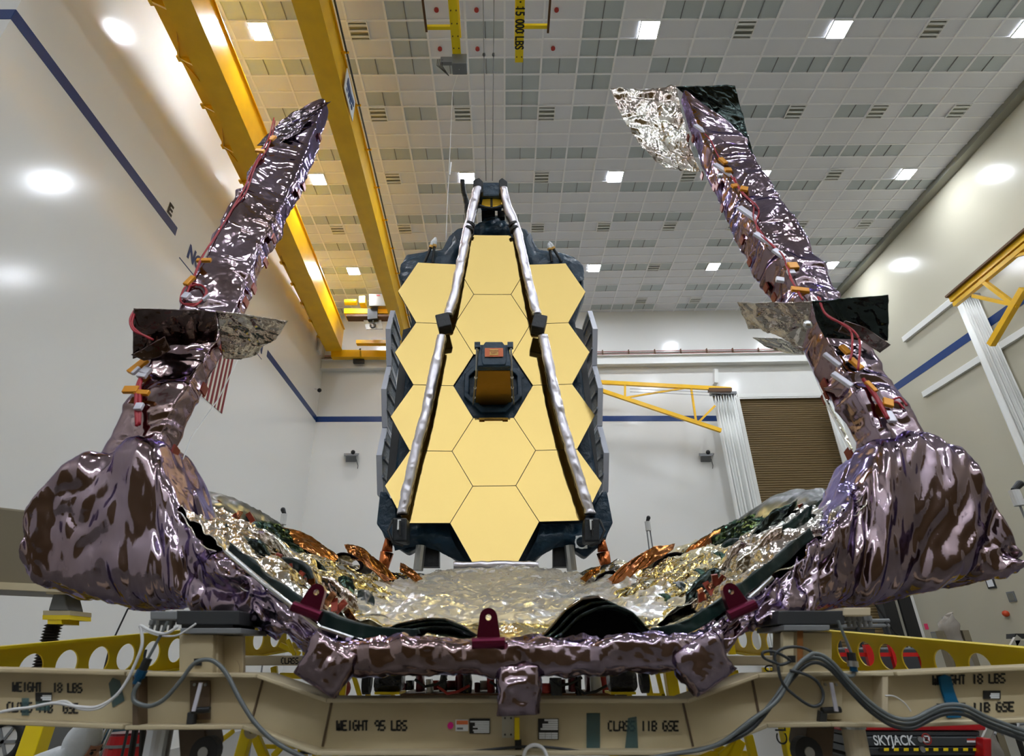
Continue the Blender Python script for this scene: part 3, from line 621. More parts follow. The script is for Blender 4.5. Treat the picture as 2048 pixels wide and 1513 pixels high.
for tip, feet in (((868, 481), ((849, 526), (865, 526))), ((1100, 488), ((1104, 524), (1123, 524)))):
    for i, f in enumerate(feet):
        tp = (tip[0]+(-2 if i == 0 else 2), tip[1]+(4 if i == 0 else 2)); m = MB(); m.tube([W(*f, 10.4), W(*tp, 10.3)], .03, 8); r_ = m.build('bipod_rod', 'black', tel)
        m = MB(); a, b = W(*tp, 10.29), W(*f, 10.39); m.tube([a+(a-b)*.18, a, a.lerp(b, .22)], [.02, .05, .042], 8); m.build('taped_tip', 'sign_white', r_)
        m = MB(); m.tube([a.lerp(b, .16), a.lerp(b, .26)], .05, 8); m.build('tape_band', 'placard_yellow', r_)
# ---------------- base of the telescope
loft('base_bar', [(W(908, 1132, 9.6), V(0, 0, .055), V(0, .12, 0)), (W(990, 1131, 9.6), V(0, 0, .06), V(0, .12, 0)), (W(1077, 1132, 9.6), V(0, 0, .055), V(0, .12, 0))], 'strut_silver', tel, .03, 4, .012, .15, 5)
for x, s in ((774, 1), (1206, -1)):
    m = MB(); m.tube([W(x+s*4, 1078, 10.6), W(x-s*0, 1104, 10.6)], [.07, .1], 10); m.tube([W(x, 1106, 10.6), W(x-s*8, 1140, 10.6)], [.12, .09], 10); m.build('copper_leg', 'copper_foil', tel, smooth=True)
    m = MB(); m.tube([W(x+s*68, 1092, 10.4), W(x+s*62, 1142, 10.4)], .09, 10); m.build('support_leg', 'steel', tel)
    m = MB(); pbox(m, x+s*80-20, 1094, x+s*80+24, 1134, 10.6, .2); m.build('base_blanket', 'black_blanket', tel)
m = MB(); c = W(1163, 1085, 9.95); m.tube([c+V(.1*math.cos(a), 0, .1*math.sin(a)) for a in [2*PI*k/16 for k in range(17)]], .014, 6, False)
for a in range(4): m.box(c+V(.11*math.cos(a*PI/2+.7), 0, .11*math.sin(a*PI/2+.7)), (.04, .03, .04))
m.build('handling_ring', 'sign_white', tel)
# ================================================================== the foil-wrapped sunshield frame
def foilmat(k, rgb, tint, rough=.1, var=None, b=(9, .35, .02), fine=(34, .12, .006)):
    m = mat(k, rgb, rough, 1., tint=tint, var=var); nt = m.node_tree; L = nt.links.new; p = nt.nodes['Principled BSDF']
    tc = [n for n in nt.nodes if n.type == 'TEX_COORD'][0]; prev = None
    for s, st, d in (b, fine):
        v = nt.nodes.new('ShaderNodeTexVoronoi'); v.feature = 'F1'; v.inputs['Scale'].default_value = s; v.inputs['Randomness'].default_value = 1
        w = nt.nodes.new('ShaderNodeTexNoise'); w.inputs['Scale'].default_value = s*.6
        mx = nt.nodes.new('ShaderNodeMixRGB'); mx.inputs[0].default_value = .25
        L(tc.outputs['Object'], w.inputs['Vector']); L(tc.outputs['Object'], mx.inputs[1]); L(w.outputs['Color'], mx.inputs[2]); L(mx.outputs[0], v.inputs['Vector'])
        bp = nt.nodes.new('ShaderNodeBump'); bp.inputs['Strength'].default_value = st; bp.inputs['Distance'].default_value = d
        L(v.outputs['Distance'], bp.inputs['Height'])
        if prev: L(prev.outputs[0], bp.inputs['Normal'])
        prev = bp
    L(prev.outputs[0], p.inputs['Normal']); MT[k] = m
foilmat('foil_mauve', (154, 138, 150), (204, 204, 255), .115, var=(1.3, (134, 114, 112), .12), b=(5, .07, .02), fine=(26, .03, .006))
foilmat('foil_dark', (122, 112, 112), (170, 168, 210), .12, var=(1.3, (80, 64, 60), .12), b=(6, .3, .02), fine=(30, .1, .006))
foilmat('foil_silver', (212, 208, 198), (255, 255, 255), .1, var=(2.2, (176, 160, 150), .1), b=(6, .3, .03), fine=(24, .14, .01))
foilmat('foil_gold', (246, 240, 214), (255, 250, 230), .08, var=(2.0, (226, 226, 222), .08), b=(5, .25, .03), fine=(20, .1, .012))
foilmat('foil_green', (56, 64, 62), (170, 180, 172), .14, b=(5, .4, .02))
mk('membrane_black', (9, 20, 20), .3, 0, spec=.25, bump=(4, .3, .02), var=(2, (20, 40, 36)))
foilmat('membrane_copper', (176, 118, 74), (255, 220, 180), .16, var=(3, (120, 78, 60), .1))
mk('roll_dark', (20, 9, 16), .6, 0, spec=.1)
mk('tape_copper', (122, 44, 26), .3, .5)
mk('amber', (222, 148, 20), .3, .2)
mk('cable_red', (164, 14, 36), .4)
mk('lug_magenta', (104, 30, 56), .25, .8)
mk('tape_white', (214, 212, 224), .3, .3)
ss = thing('sunshield_frame', 'purple foil wrapped sunshield frame with two tall arms and a crumpled foil trough', 'sunshield', W(1030, 1345, 2.7))

# ---- front tube and foil tabs
st = lambda x, y, Y, h, d: (W(x, y, Y), V(0, d, 0), V(0, 0, h))
loft('front_tube', [st(632, 1300, 2.72, .068, .09), st(700, 1311, 2.64, .072, .1), st(860, 1313, 2.62, .070, .1), st(1030, 1312, 2.62, .070, .1), st(1200, 1310, 2.62, .070, .1), st(1350, 1306, 2.64, .070, .1), st(1436, 1294, 2.72, .066, .09)], 'foil_mauve', ss, .010, 3.0, .017, .11, 3)
def tab(x, y, w, h, rot, Y, seed):
    c = W(x, y, Y); R = Matrix.Rotation(rot, 3, 'Y'); u = R@V(0, 0, 1); a = R@V(1, 0, 0)
    loft('foil_tab', [(c+u*h, a*w*.9, V(0, .07, 0)), (c+u*h*.5, a*w, V(0, .09, 0)), (c-u*h*.6, a*w*.92, V(0, .08, 0)), (c-u*h, a*w*.95, V(0, .05, 0))], 'foil_mauve', ss, .008, 5, .016, .09, seed)
tab(1036, 1380, .086, .085, 0, 2.58, 11); tab(657, 1328, .105, .085, .5, 2.60, 12); tab(1402, 1326, .105, .085, -.5, 2.60, 13)

# ---- arm roots: big wrapped shapes either side, from the tube corners out and up to the arms
def root(rows, seed, m='foil_mauve'):
    S = []
    for x, y0, y1, Y, d in rows:
        a, b = W(x, y0, Y-.06), W(x, y1, Y-.06); S.append(((a+b)/2+V(0, d, 0), V(0, d, 0), (a-b)/2))
    return loft('arm_root', S, m, ss, .012, 4.5, .050, .24, seed, k=(1, .45, .10), linear=True, aniso=.7)
root([(648, 1270, 1326, 2.72, .08), (600, 1232, 1300, 2.78, .10), (545, 1186, 1262, 2.85, .13), (480, 1136, 1238, 2.95, .18), (410, 1082, 1224, 3.05, .24), (352, 1010, 1212, 3.14, .30), (300, 880, 1206, 3.2, .33), (240, 862, 1198, 3.2, .34), (170, 888, 1190, 3.2, .34), (104, 932, 1182, 3.2, .32), (66, 984, 1174, 3.2, .28), (56, 1030, 1166, 3.2, .22), (52, 1070, 1150, 3.22, .16)], 21)
root([(1416, 1262, 1322, 2.72, .08), (1470, 1222, 1285, 2.78, .10), (1530, 1170, 1244, 2.85, .13), (1590, 1118, 1232, 2.95, .18), (1660, 1062, 1220, 3.05, .24), (1726, 960, 1208, 3.14, .30), (1772, 868, 1194, 3.2, .32), (1840, 838, 1182, 3.2, .34), (1900, 862, 1172, 3.2, .34), (1954, 898, 1162, 3.2, .32), (1984, 966, 1156, 3.2, .3), (2012, 1030, 1148, 3.2, .26), (2036, 1082, 1142, 3.2, .22), (2044, 1106, 1134, 3.22, .16)], 22)

# ---- the two arms
LF = ([1.0, 1.45, 2.4, 3.1, 4.0, 4.9, 5.6], [3.24, 3.30, 3.60, 3.78, 4.04, 4.26, 4.42], [3.24, 3.32, 3.80, 3.96, 4.25, 4.54, 4.74])   # left arm: height, depth of outer and inner front edges
RF = ([0.9, 1.25, 2.3, 3.3, 4.1, 4.9, 5.7], [3.24, 3.30, 3.59, 3.88, 4.10, 4.27, 4.45], [3.24, 3.30, 3.60, 3.98, 4.26, 4.56, 4.76])
def onarm(x, y, off=.03, right=False):       # photo pixel -> point just in front of the arm's front face
    d = ray(x, y); Y = 3.6; F = RF if right else LF
    for _ in range(12):
        p = d*(Y/d.y); f = (abs(p.x)-2.33)/-.31 if not right else (2.59-p.x)/.31; f = min(1, max(0, f))
        Y = np.interp(p.z, F[0], F[1])*(1-f)+np.interp(p.z, F[0], F[2])*f-off
    p = d*(Y/d.y); return V(p.x, p.y, p.z+CZ)
def arm(F, xo, xi, dep, top, seed, amp):
    S = []
    for i, z in enumerate(F[0]):
        yo, yi = F[1][i], F[2][i]; s = 1 if xi > xo else -1
        S.append((V((xo+xi)/2, (yo+yi)/2+dep[i]*.5, CZ+z), V((xi-xo)/2*s, (yi-yo)/2*s, 0), V(0, dep[i]*.5, -dep[i]*.13)))
    c, a, b = S[-1]; a = a+V(0, 0, top[0]); S[-1] = (c+V(0, 0, top[1]), a, b); c, a, b = S[-2]; S[-2] = (c, a+V(0, 0, top[0]*.3), b)
    return loft('arm', S, 'foil_mauve', ss, .0125, 6.5, amp, .25, seed, k=(1, .34, .05), linear=True, aniso=.8)
LA = arm(LF, -2.335, -2.01, [.24, .22, .14, .20, .22, .24, .2], (.38, .0), 31, .030)
RA = arm(RF, 2.60, 2.28, [.26, .26, .36, .38, .34, .28, .2], (-.55, -.1), 33, .028)
LA['label'] = 'left foil wrapped arm'; RA['label'] = 'right foil wrapped arm'
def onsheet(pts, dY): return [W(x, y, Y+dY) for x, y, Y in pts]
def flap(rows, m, par, seed, nu=46, nv=34, amp=.02, lab=None):
    o = sheet('flap', [[W(*p) for p in r] for r in rows], m, par, nu, nv, amp, .1, seed, solid=.006, lin_=True)
    if lab: o['label'] = lab
    return o
# middle flaps
flap([[(268, 617, 3.2), (350, 619, 3.25), (432, 623, 3.32)], [(266, 670, 3.28), (350, 664, 3.36), (436, 660, 3.42)], [(265, 718, 3.36), (340, 694, 3.46), (432, 684, 3.52)]], 'foil_dark', LA, 41, lab='dark foil flap')  # silver foil, with the dark floor reflection put into its colour
flap([[(432, 623, 3.32), (505, 631, 3.42), (576, 641, 3.52)], [(440, 672, 3.5), (500, 676, 3.58), (552, 678, 3.64)], [(446, 716, 3.66), (476, 718, 3.72), (506, 713, 3.76)]], 'foil_silver', LA, 42, lab='bright silver foil flap')
flap([[(1474, 606, 3.52), (1545, 605, 3.42), (1625, 603, 3.3)], [(1488, 634, 3.6), (1550, 640, 3.5), (1618, 648, 3.42)], [(1498, 656, 3.68), (1552, 670, 3.6), (1606, 694, 3.54)]], 'foil_silver', RA, 43, lab='bright silver foil flap')
flap([[(1505, 676, 3.7), (1550, 676, 3.66), (1606, 682, 3.6)], [(1526, 690, 3.72), (1560, 691, 3.68), (1606, 698, 3.62)], [(1548, 702, 3.74), (1575, 705, 3.7), (1608, 709, 3.64)]], 'foil_gold', RA, 44, amp=.012)
flap([[(1625, 603, 3.3), (1700, 597, 3.24), (1775, 589, 3.18)], [(1632, 640, 3.38), (1700, 638, 3.34), (1777, 634, 3.28)], [(1650, 676, 3.46), (1710, 680, 3.44), (1776, 682, 3.4)]], 'foil_green', RA, 45, lab='dark green foil flap')
flap([[(1690, 640, 3.3), (1730, 655, 3.28), (1782, 690, 3.26)], [(1676, 664, 3.34), (1720, 680, 3.34), (1760, 706, 3.32)]], 'foil_dark', RA, 49, 20, 12, .012)
# top flaps
flap([[(1221, 178, 5.2), (1285, 176, 5.18), (1352, 173, 5.1)], [(1242, 232, 5.24), (1300, 232, 5.2), (1366, 236, 5.06)], [(1285, 296, 5.24), (1330, 300, 5.2), (1382, 300, 5.0)], [(1330, 337, 5.22), (1362, 341, 5.15), (1402, 345, 4.95)]], 'foil_silver', RA, 46, 60, 60, .035, lab='large silver foil flap')
flap([[(1352, 173, 4.85), (1410, 172, 4.8), (1470, 171, 4.75)], [(1385, 205, 4.95), (1430, 212, 4.9), (1481, 214, 4.85)], [(1440, 258, 4.9), (1466, 262, 4.85), (1494, 262, 4.82)], [(1478, 310, 4.8), (1494, 314, 4.75), (1508, 314, 4.7)]], 'foil_green', RA, 47, 50, 50, .025, lab='dark green foil flap')
flap([[(662, 202, 4.72), (625, 214, 4.6), (585, 224, 4.48)], [(625, 232, 4.55), (575, 256, 4.42), (542, 262, 4.36)], [(600, 262, 4.42), (556, 290, 4.33), (514, 292, 4.28)]], 'foil_dark', LA, 48, 40, 30, .012)
flap([[(330, 672, 3.3), (300, 690, 3.28), (262, 710, 3.26)], [(342, 700, 3.34), (318, 716, 3.32), (288, 722, 3.3)]], 'foil_dark', LA, 50, 20, 12, .012)
# red cables with orange connectors along both arms
def cable(pts, par, right, r=.009, m='cable_red', name='cable', off=.04):
    q = [onarm(x, y, off, right) for x, y in pts]; A = interp([list(p) for p in q], np.linspace(0, 1, len(q)*5)); MB().tube([V(*a) for a in A], r*.7, 7).build(name, m, par, smooth=True)
LC = [[(548, 236), (540, 268), (528, 296), (506, 336), (488, 378), (470, 408), (454, 436), (430, 474), (408, 508), (392, 546), (372, 590)], [(550, 242), (544, 272), (532, 302), (512, 330), (492, 384), (466, 416), (450, 442), (426, 482), (404, 514), (388, 552), (368, 600)],
      [(398, 572), (384, 566), (368, 578), (362, 604), (388, 612), (406, 598), (414, 582), (404, 572)], [(376, 574), (400, 570), (412, 584), (398, 606), (370, 608)],
      [(268, 622), (260, 642), (268, 662), (290, 672), (306, 680)], [(270, 624), (264, 648), (276, 664), (300, 678)], [(294, 736), (284, 752), (276, 790), (275, 830), (274, 852)], [(296, 738), (280, 760), (280, 800), (278, 850)], [(290, 740), (276, 770), (272, 806), (274, 848)]]
for i, c in enumerate(LC): cable(c, LA, False, .010 if i < 6 else .016, off=.045 if i not in (4, 5) else .28)
RC_ = [[(1410, 268), (1422, 282), (1432, 304), (1440, 318)], [(1468, 355), (1480, 378), (1496, 396), (1512, 410), (1518, 424), (1512, 446), (1520, 470), (1545, 490), (1566, 512), (1572, 530)], [(1462, 352), (1484, 386), (1506, 408), (1508, 440), (1530, 476), (1560, 506)], [(1572, 530), (1584, 560), (1596, 584), (1606, 600)], [(1578, 534), (1580, 556), (1600, 588)],
       [(1640, 596), (1646, 620), (1660, 636), (1690, 650), (1712, 668), (1720, 690), (1716, 740)], [(1636, 594), (1650, 626), (1680, 646), (1702, 664), (1704, 700), (1700, 720)], [(1726, 758), (1744, 784), (1758, 806), (1776, 838)], [(1730, 762), (1752, 792), (1770, 826)], [(1786, 800), (1800, 796), (1814, 812)], [(1784, 806), (1796, 806), (1808, 818)]]
for i, c in enumerate(RC_): cable(c, RA, True, .010 if i not in (7, 8) else .017, off=.045 if i not in (5, 6) else .25)
def chip(x, y, w, h, rot, par, right, m, name, off=.035, d=.025):
    p = onarm(x, y, off, right); MB().box(p, (w, d, h), Matrix.Rotation(-.26, 3, 'X')@Matrix.Rotation(rot, 3, 'Y')).build(name, m, par, bevel=.004)
for x, y, w, h, r in ((545, 277, .05, .09, .3), (520, 302, .09, .04, .2), (408, 521, .11, .035, 0), (379, 562, .04, .10, .3), (276, 733, .05, .13, .5), (262, 780, .09, .05, 0), (284, 786, .09, .035, .1)): chip(x, y, w, h, r, LA, False, 'amber', 'connector', .05)
for x, y, w, h, r in ((1446, 322, .05, .11, -.3), (1456, 340, .07, .06, 0), (1470, 372, .07, .05, -.2), (1488, 378, .07, .07, .4), (1586, 532, .08, .07, 0), (1600, 580, .13, .045, .2), (1712, 728, .04, .10, -.4), (1690, 700, .04, .08, -.3), (1776, 806, .06, .06, .4), (1742, 774, .03, .09, -.3)): chip(x, y, w, h, r, RA, True, 'amber', 'connector', .05)
for x, y, w, h, r in ((372, 592, .05, .06, .3), (412, 596, .02, .06, .5), (292, 742, .06, .05, .4), (284, 752, .06, .03, .2), (278, 814, .045, .05, 0), (272, 742, .02, .06, .4)): chip(x, y, w, h, r, LA, False, 'tape_white', 'tape_strip', .058)
for x, y, w, h, r in ((1407, 262, .05, .30, -.42), (1450, 342, .05, .30, -.48), (1500, 430, .06, .28, -.5), (1530, 480, .05, .22, -.55), (1562, 510, .05, .16, -.5), (1582, 545, .06, .05, 0), (1640, 618, .025, .15, -.4), (1664, 720, .03, .13, -.5), (1684, 760, .04, .14, -.6), (1780, 834, .05, .08, 0), (1560, 560, .06, .05, .3)): chip(x, y, w, h, r, RA, True, 'tape_white', 'tape_strip', .032)
def side(x, y, X, par, w=.012, h=.07):
    p = WX(x, y, X); MB().box(p, (w, .07, h), Matrix.Rotation(-.26, 3, 'X')).build('tape_tab', 'tape_copper', par)
for x, y in ((640, 275), (608, 374), (598, 388), (548, 478), (532, 526), (508, 578), (492, 605), (446, 697), (408, 779), (350, 905)): side(x, y, -1.985, LA)
for x, y in ((1376, 276), (1386, 278), (1404, 352), (1428, 374), (1434, 372), (1444, 416), (1484, 480), (1499, 524), (1532, 576), (1548, 596), (1650, 796), (1648, 770), (1698, 908)): side(x, y, 2.262, RA)
MB().tube([WX(478, 700, -1.98)+V(.03, 0, 0), WX(430, 800, -1.98)+V(.02, 0, 0), WX(382, 876, -1.98), WX(358, 940, -1.98), WX(352, 1010, -1.98)], .004, 5).build('guy_wire', 'lamp_tube', LA)
MB().tube([W(1602, 690, 3.9), W(1650, 800, 3.6), W(1700, 900, 3.45)], .004, 5).build('guy_wire', 'lamp_tube', RA)
flap([[(1645, 795, 3.62), (1655, 800, 3.6)], [(1672, 850, 3.56), (1690, 862, 3.52)], [(1698, 898, 3.5), (1706, 900, 3.48)]], 'foil_gold', RA, 52, 10, 24, .008, lab='pale gold foil strip')
for (x, y, par, rt) in ((432, 655, LA, 0), (1616, 650, RA, 1), (1440, 352, RA, 1)):
    p = onarm(x, y, .06 if y < 600 else .2, rt); MB().sphere(p, .035, 12, 8, (1, .6, 1)).build('rivet_cap', 'bright_metal', par, smooth=True)

# ---- the trough of folded membranes between the arms and the telescope
def row(*p): return [W(*q) for q in p]
R0 = row((352, 1020, 3.15), (440, 1112, 3.0), (540, 1196, 2.86), (636, 1262, 2.76), (740, 1290, 2.72), (880, 1292, 2.7), (1030, 1292, 2.7), (1180, 1291, 2.7), (1330, 1288, 2.72), (1434, 1254, 2.76), (1530, 1176, 2.86), (1636, 1086, 3.0), (1730, 995, 3.15))
R1 = row((372, 1008, 3.7), (460, 1080, 3.6), (560, 1160, 3.6), (660, 1232, 3.6), (760, 1262, 3.6), (890, 1268, 3.6), (1030, 1268, 3.6), (1160, 1266, 3.6), (1290, 1262, 3.6), (1390, 1220, 3.6), (1490, 1140, 3.6), (1590, 1062, 3.6), (1680, 985, 3.7))
R2 = row((440, 1012, 4.6), (520, 1072, 4.6), (610, 1140, 4.7), (700, 1198, 4.8), (790, 1226, 4.9), (900, 1234, 5), (1030, 1234, 5), (1150, 1232, 5), (1250, 1224, 4.9), (1340, 1186, 4.8), (1430, 1128, 4.7), (1530, 1060, 4.6), (1620, 1000, 4.6))
R3 = row((580, 1080, 6.2), (640, 1118, 6.3), (700, 1152, 6.4), (760, 1182, 6.5), (820, 1198, 6.5), (910, 1206, 6.6), (1030, 1206, 6.6), (1130, 1204, 6.6), (1200, 1194, 6.5), (1270, 1170, 6.5), (1330, 1136, 6.4), (1400, 1098, 6.3), (1460, 1062, 6.2))
R4 = row((730, 1134, 8), (765, 1150, 8), (800, 1164, 8), (830, 1172, 8), (860, 1175, 8), (930, 1178, 8.1), (1030, 1178, 8.1), (1100, 1176, 8), (1140, 1172, 8), (1180, 1162, 8), (1220, 1146, 8), (1260, 1128, 8), (1300, 1108, 8))
R5 = row((832, 1150, 9.3), (842, 1152, 9.3), (856, 1152, 9.3), (872, 1150, 9.3), (890, 1148, 9.4), (940, 1146, 9.4), (1000, 1144, 9.5), (1060, 1145, 9.4), (1090, 1146, 9.4), (1110, 1148, 9.4), (1126, 1150, 9.3), (1140, 1149, 9.3), (1160, 1144, 9.3))
sheet('membrane', [R0, R1, R2, R3, R4, R5], 'foil_gold', ss, 240, 280, .045, .30, 61, k=(1, .5, .2), solid=.006)
def lift(r, a, b, dz, nx=None):
    q = r[a:b]; n = len(q); return [p+V(0, 0, dz*math.sin(PI*i/(n-1))) for i, p in enumerate(q)]
# clear wrinkled plastic lying in the bottom of the trough
mp = mat('clear_film', (246, 243, 234), .2, bump=(6, .4, .03)); mp.node_tree.nodes['Principled BSDF'].inputs['Transmission Weight'].default_value = .78; mp.node_tree.nodes['Principled BSDF'].inputs['IOR'].default_value = 1.08; MT['clear_film'] = mp
sheet('plastic_film', [[p+V(0, 0, .07) for p in r[3:10]] for r in (R1, R2, R3, R4, R5)], 'clear_film', ss, 170, 170, .05, .22, 64, k=(1, .5, .25), solid=0)
# silver side panels with overlapping folds, laid on the membrane
def sidefold(Ra, Rb, a, b, dz, m, seed, amp=.03, name='membrane_fold', k=2):
    rows = []
    for t in np.linspace(0, 1, 4): rows.append([Ra[i].lerp(Rb[i], t)+V(0, 0, dz*math.sin(PI*(i-a)/(b-1-a))*(.4+.6*math.sin(PI*t))) for i in range(a, b)])
    return sheet(name, rows, m, ss, 70, 90, amp, .16, seed, k=(1, .5, .3), solid=.004)
sidefold(R0, R2, 0, 4, .10, 'foil_silver', 71); sidefold(R0, R2, 9, 13, .10, 'foil_silver', 72)
sidefold(R1, R3, 1, 5, .13, 'foil_gold', 73); sidefold(R1, R3, 8, 12, .13, 'foil_gold', 74)
sidefold(R2, R3, 0, 3, .12, 'foil_green', 75); sidefold(R2, R3, 10, 13, .14, 'foil_green', 76)
# standing dark humps of membrane at the front edge
def hump(pts, Y0, Y1, drop, m, seed, name='membrane_hump'):
    rows = []
    for t in np.linspace(0, 1, 4): rows.append([W(x, y, Y0)+V(0, (Y1-Y0)*t, -drop*t) for x, y in pts])
    return sheet(name, rows, m, ss, 80, 20, .004, .2, seed, solid=.008)
RHP = lambda d: [(1066+d*2, 1288), (1096+d*2, 1262+d*.5), (1130+d*2, 1222+d), (1165+d*2.4, 1199+d*1.3), (1196+d*2.6, 1195+d*1.4), (1232+d*2.4, 1212+d*1.2), (1268+d*1.6, 1248+d*.6), (1300+d*.8, 1274), (1330, 1286)]
LHP = lambda d: [(640+d*3, 1276), (700+d*3, 1277+d*.2), (752+d*2, 1267+d*.6), (800+d*1.5, 1249+d), (850+d, 1239+d*1.2), (890+d, 1240+d*1.2), (925+d*.6, 1254+d), (955, 1274), (985, 1290)]
for H, s0 in ((RHP, 81), (LHP, 85)):
    for i in range(3): hump(H(i*7), 2.86-.05*i, 4.2, .12, 'membrane_black', s0+i)
    top = H(16); o = sheet('hump_shade_fill', [[W(x, y, 2.84) for x, y in top], [W(x, (y+1292)/2, 2.86) for x, y in top], [W(x, 1294, 2.88) for x, y in top]], 'void_black', ss, 60, 10, 0, solid=.006)  # black sheet under the arch, painting in the dark of its cavity
    for i in range(3): MB().tube([W(x, y-.5, 2.855-.05*i) for x, y in H(i*7)], .006, 6).build('hump_edge', 'foil_green' if i else 'foil_silver', ss)
# dark bands of folded membrane along both sides of the trough
def band(pts, w, Y0, m, seed, lift_=.03):
    A = [W(x, y, Y)+V(0, 0, lift_) for x, y, Y in pts]; B = [W(x+dx, y+dy, Y)+V(0, .0, lift_+.02) for (x, y, Y), (dx, dy) in zip(pts, w)]
    sheet('membrane_band', [A, [a.lerp(b, .5)+V(0, 0, .03) for a, b in zip(A, B)], B], m, ss, 70, 12, .012, .15, seed, solid=.004)
band([(452, 1108, 2.96), (540, 1186, 2.84), (630, 1252, 2.74), (720, 1282, 2.70), (830, 1288, 2.69)], [(8, -4), (13, -7), (16, -10), (18, -9), (10, -4)], 0, 'membrane_black', 110, .01)
band([(1628, 1080, 2.96), (1540, 1158, 2.84), (1450, 1228, 2.74), (1380, 1272, 2.70), (1310, 1286, 2.69)], [(-9, -4), (-13, -7), (-16, -9), (-15, -7), (-8, -4)], 0, 'membrane_black', 111, .01)
for i, (x0, y0, x1, y1, Y, w) in enumerate(((456, 1072, 560, 1148, 3.5, 9), (500, 1068, 600, 1136, 4.0, -8), (560, 1132, 660, 1204, 3.7, 10), (610, 1130, 700, 1186, 4.6, -8), (648, 1180, 716, 1228, 3.8, 12), (1620, 1036, 1520, 1108, 3.5, 10), (1590, 1020, 1500, 1084, 4.0, -9), (1520, 1096, 1430, 1160, 3.7, 11), (1480, 1092, 1400, 1150, 4.4, -9), (1440, 1160, 1370, 1210, 3.7, 12), (1560, 1080, 1470, 1150, 3.4, 8))):
    n = 7; A = []; B = []
    for k in range(n):
        t = k/(n-1); x, y = x0+(x1-x0)*t, y0+(y1-y0)*t+6*math.sin(t*7+i); A.append(W(x, y, Y-.05)); B.append(W(x+w*.6*math.sin(PI*t)*(1 if x0 < x1 else -1), y-abs(w)*2.2*math.sin(PI*t*.96+.1), Y+.05))
    sheet('membrane_fold', [A, [a.lerp(b, .5)+V(0, -.06, .05) for a, b in zip(A, B)], B], ('foil_green', 'foil_silver', 'membrane_black')[i % 3], ss, 70, 22, .014, .12, 130+i, solid=.004)
for i, (x, y, Y, s) in enumerate(((690, 1180, 4.2, 1), (730, 1206, 4.2, 1), (1400, 1166, 4.0, -1), (1360, 1190, 4.0, -1), (1440, 1130, 4.0, -1), (1470, 1166, 3.4, -1), (1330, 1216, 4.0, -1))):
    sheet('membrane_patch', [row((x-14, y-24, Y), (x, y-26, Y+.05), (x+14, y-22, Y)), row((x-16*s, y, Y-.1), (x+4, y-4, Y-.12), (x+20, y+2, Y-.1)), row((x-8, y+24, Y-.2), (x+4, y+22, Y-.2), (x+12, y+20, Y-.2))], 'membrane_black' if i % 2 else 'foil_green', ss, 24, 20, .012, .08, 120+i)
# big rolled lobes along both top edges
def lobe(st, m, seed, n=2.2, amp=.02): return loft('membrane_roll', [(W(x, y, Y), V(a, 0, a*sl), V(0, .0, b)) for x, y, Y, a, b, sl in st], m, ss, .03, n, amp, .2, seed)
lobe([(392, 1012, 3.9, .05, .03, -.3), (424, 1020, 4.3, .16, .09, -.5), (480, 1034, 4.9, .20, .12, -.6), (540, 1062, 5.6, .20, .10, -.6), (590, 1098, 6.3, .14, .06, -.5)], 'membrane_black', 91)
lobe([(1650, 1006, 3.9, .05, .03, .3), (1615, 1014, 4.3, .16, .10, .5), (1550, 1034, 4.9, .24, .15, .6), (1480, 1068, 5.6, .22, .12, .6), (1430, 1098, 6.3, .14, .06, .5)], 'membrane_black', 92)
def tube_roll(x, y, Y, rx, rz, L, dx=0, dz=.2, m='roll_dark'):
    c = W(x, y, Y); n = 22; ring = lambda q, s, j: [q+V(s*rx*math.cos(2*PI*k/n), 0, s*rz*math.sin(2*PI*k/n)+s*rx*math.cos(2*PI*k/n)*j) for k in range(n)]
    P = [[list(p) for p in ring(c+V(dx*t, L*t, dz*t), 1-.0*t, -.35 if x < 980 else .35)] for t in np.linspace(0, 1, 8)]
    o = MB().grid(P, closed=True).build('roll_tube', m, ss, True, solid=.012)
    P = [[list(p) for p in ring(c+V(dx*t, L*t+.02, dz*t-.01), .86, -.35 if x < 980 else .35)] for t in np.linspace(0, 1, 6)]; MB().grid(P, closed=True).build('inner_layer', 'foil_silver', o, True)
for x, y, Y, rx, rz, dx in ((697, 1124, 6.2, .17, .10, -.1), (786, 1160, 7.3, .17, .10, -.1), (832, 1172, 8.0, .14, .08, -.1)): tube_roll(x, y, Y, rx*.8, rz*.75, 1.0, dx, .10)
for x, y, Y, rx, rz, dx in ((1160, 1166, 8.0, .14, .09, .1), (1212, 1158, 7.4, .17, .10, .1), (1338, 1126, 6.2, .20, .11, .1)): tube_roll(x, y, Y, rx*.8, rz*.75, 1.0, dx, .10)
def copper(rows, seed): sheet('copper_sheet', [row(*r) for r in rows], 'membrane_copper', ss, 50, 30, .015, .12, seed, solid=.006)
copper([[(566, 1056, 5.3), (600, 1062, 5.4), (645, 1088, 5.5), (676, 1118, 5.6)], [(572, 1076, 5.2), (606, 1084, 5.2), (642, 1104, 5.3), (670, 1124, 5.4)], [(584, 1092, 5.1), (614, 1102, 5.1), (640, 1116, 5.2), (664, 1130, 5.3)]], 101)
copper([[(688, 1092, 6.4), (722, 1096, 6.5), (764, 1128, 6.6), (794, 1158, 6.7)], [(694, 1102, 6.3), (722, 1110, 6.3), (756, 1138, 6.4), (784, 1162, 6.5)], [(704, 1120, 6.2), (724, 1126, 6.2), (748, 1146, 6.3), (770, 1164, 6.4)]], 102)
copper([[(800, 1128, 7.5), (820, 1136, 7.5), (846, 1158, 7.5)], [(800, 1144, 7.3), (814, 1150, 7.3), (832, 1164, 7.3)]], 105)
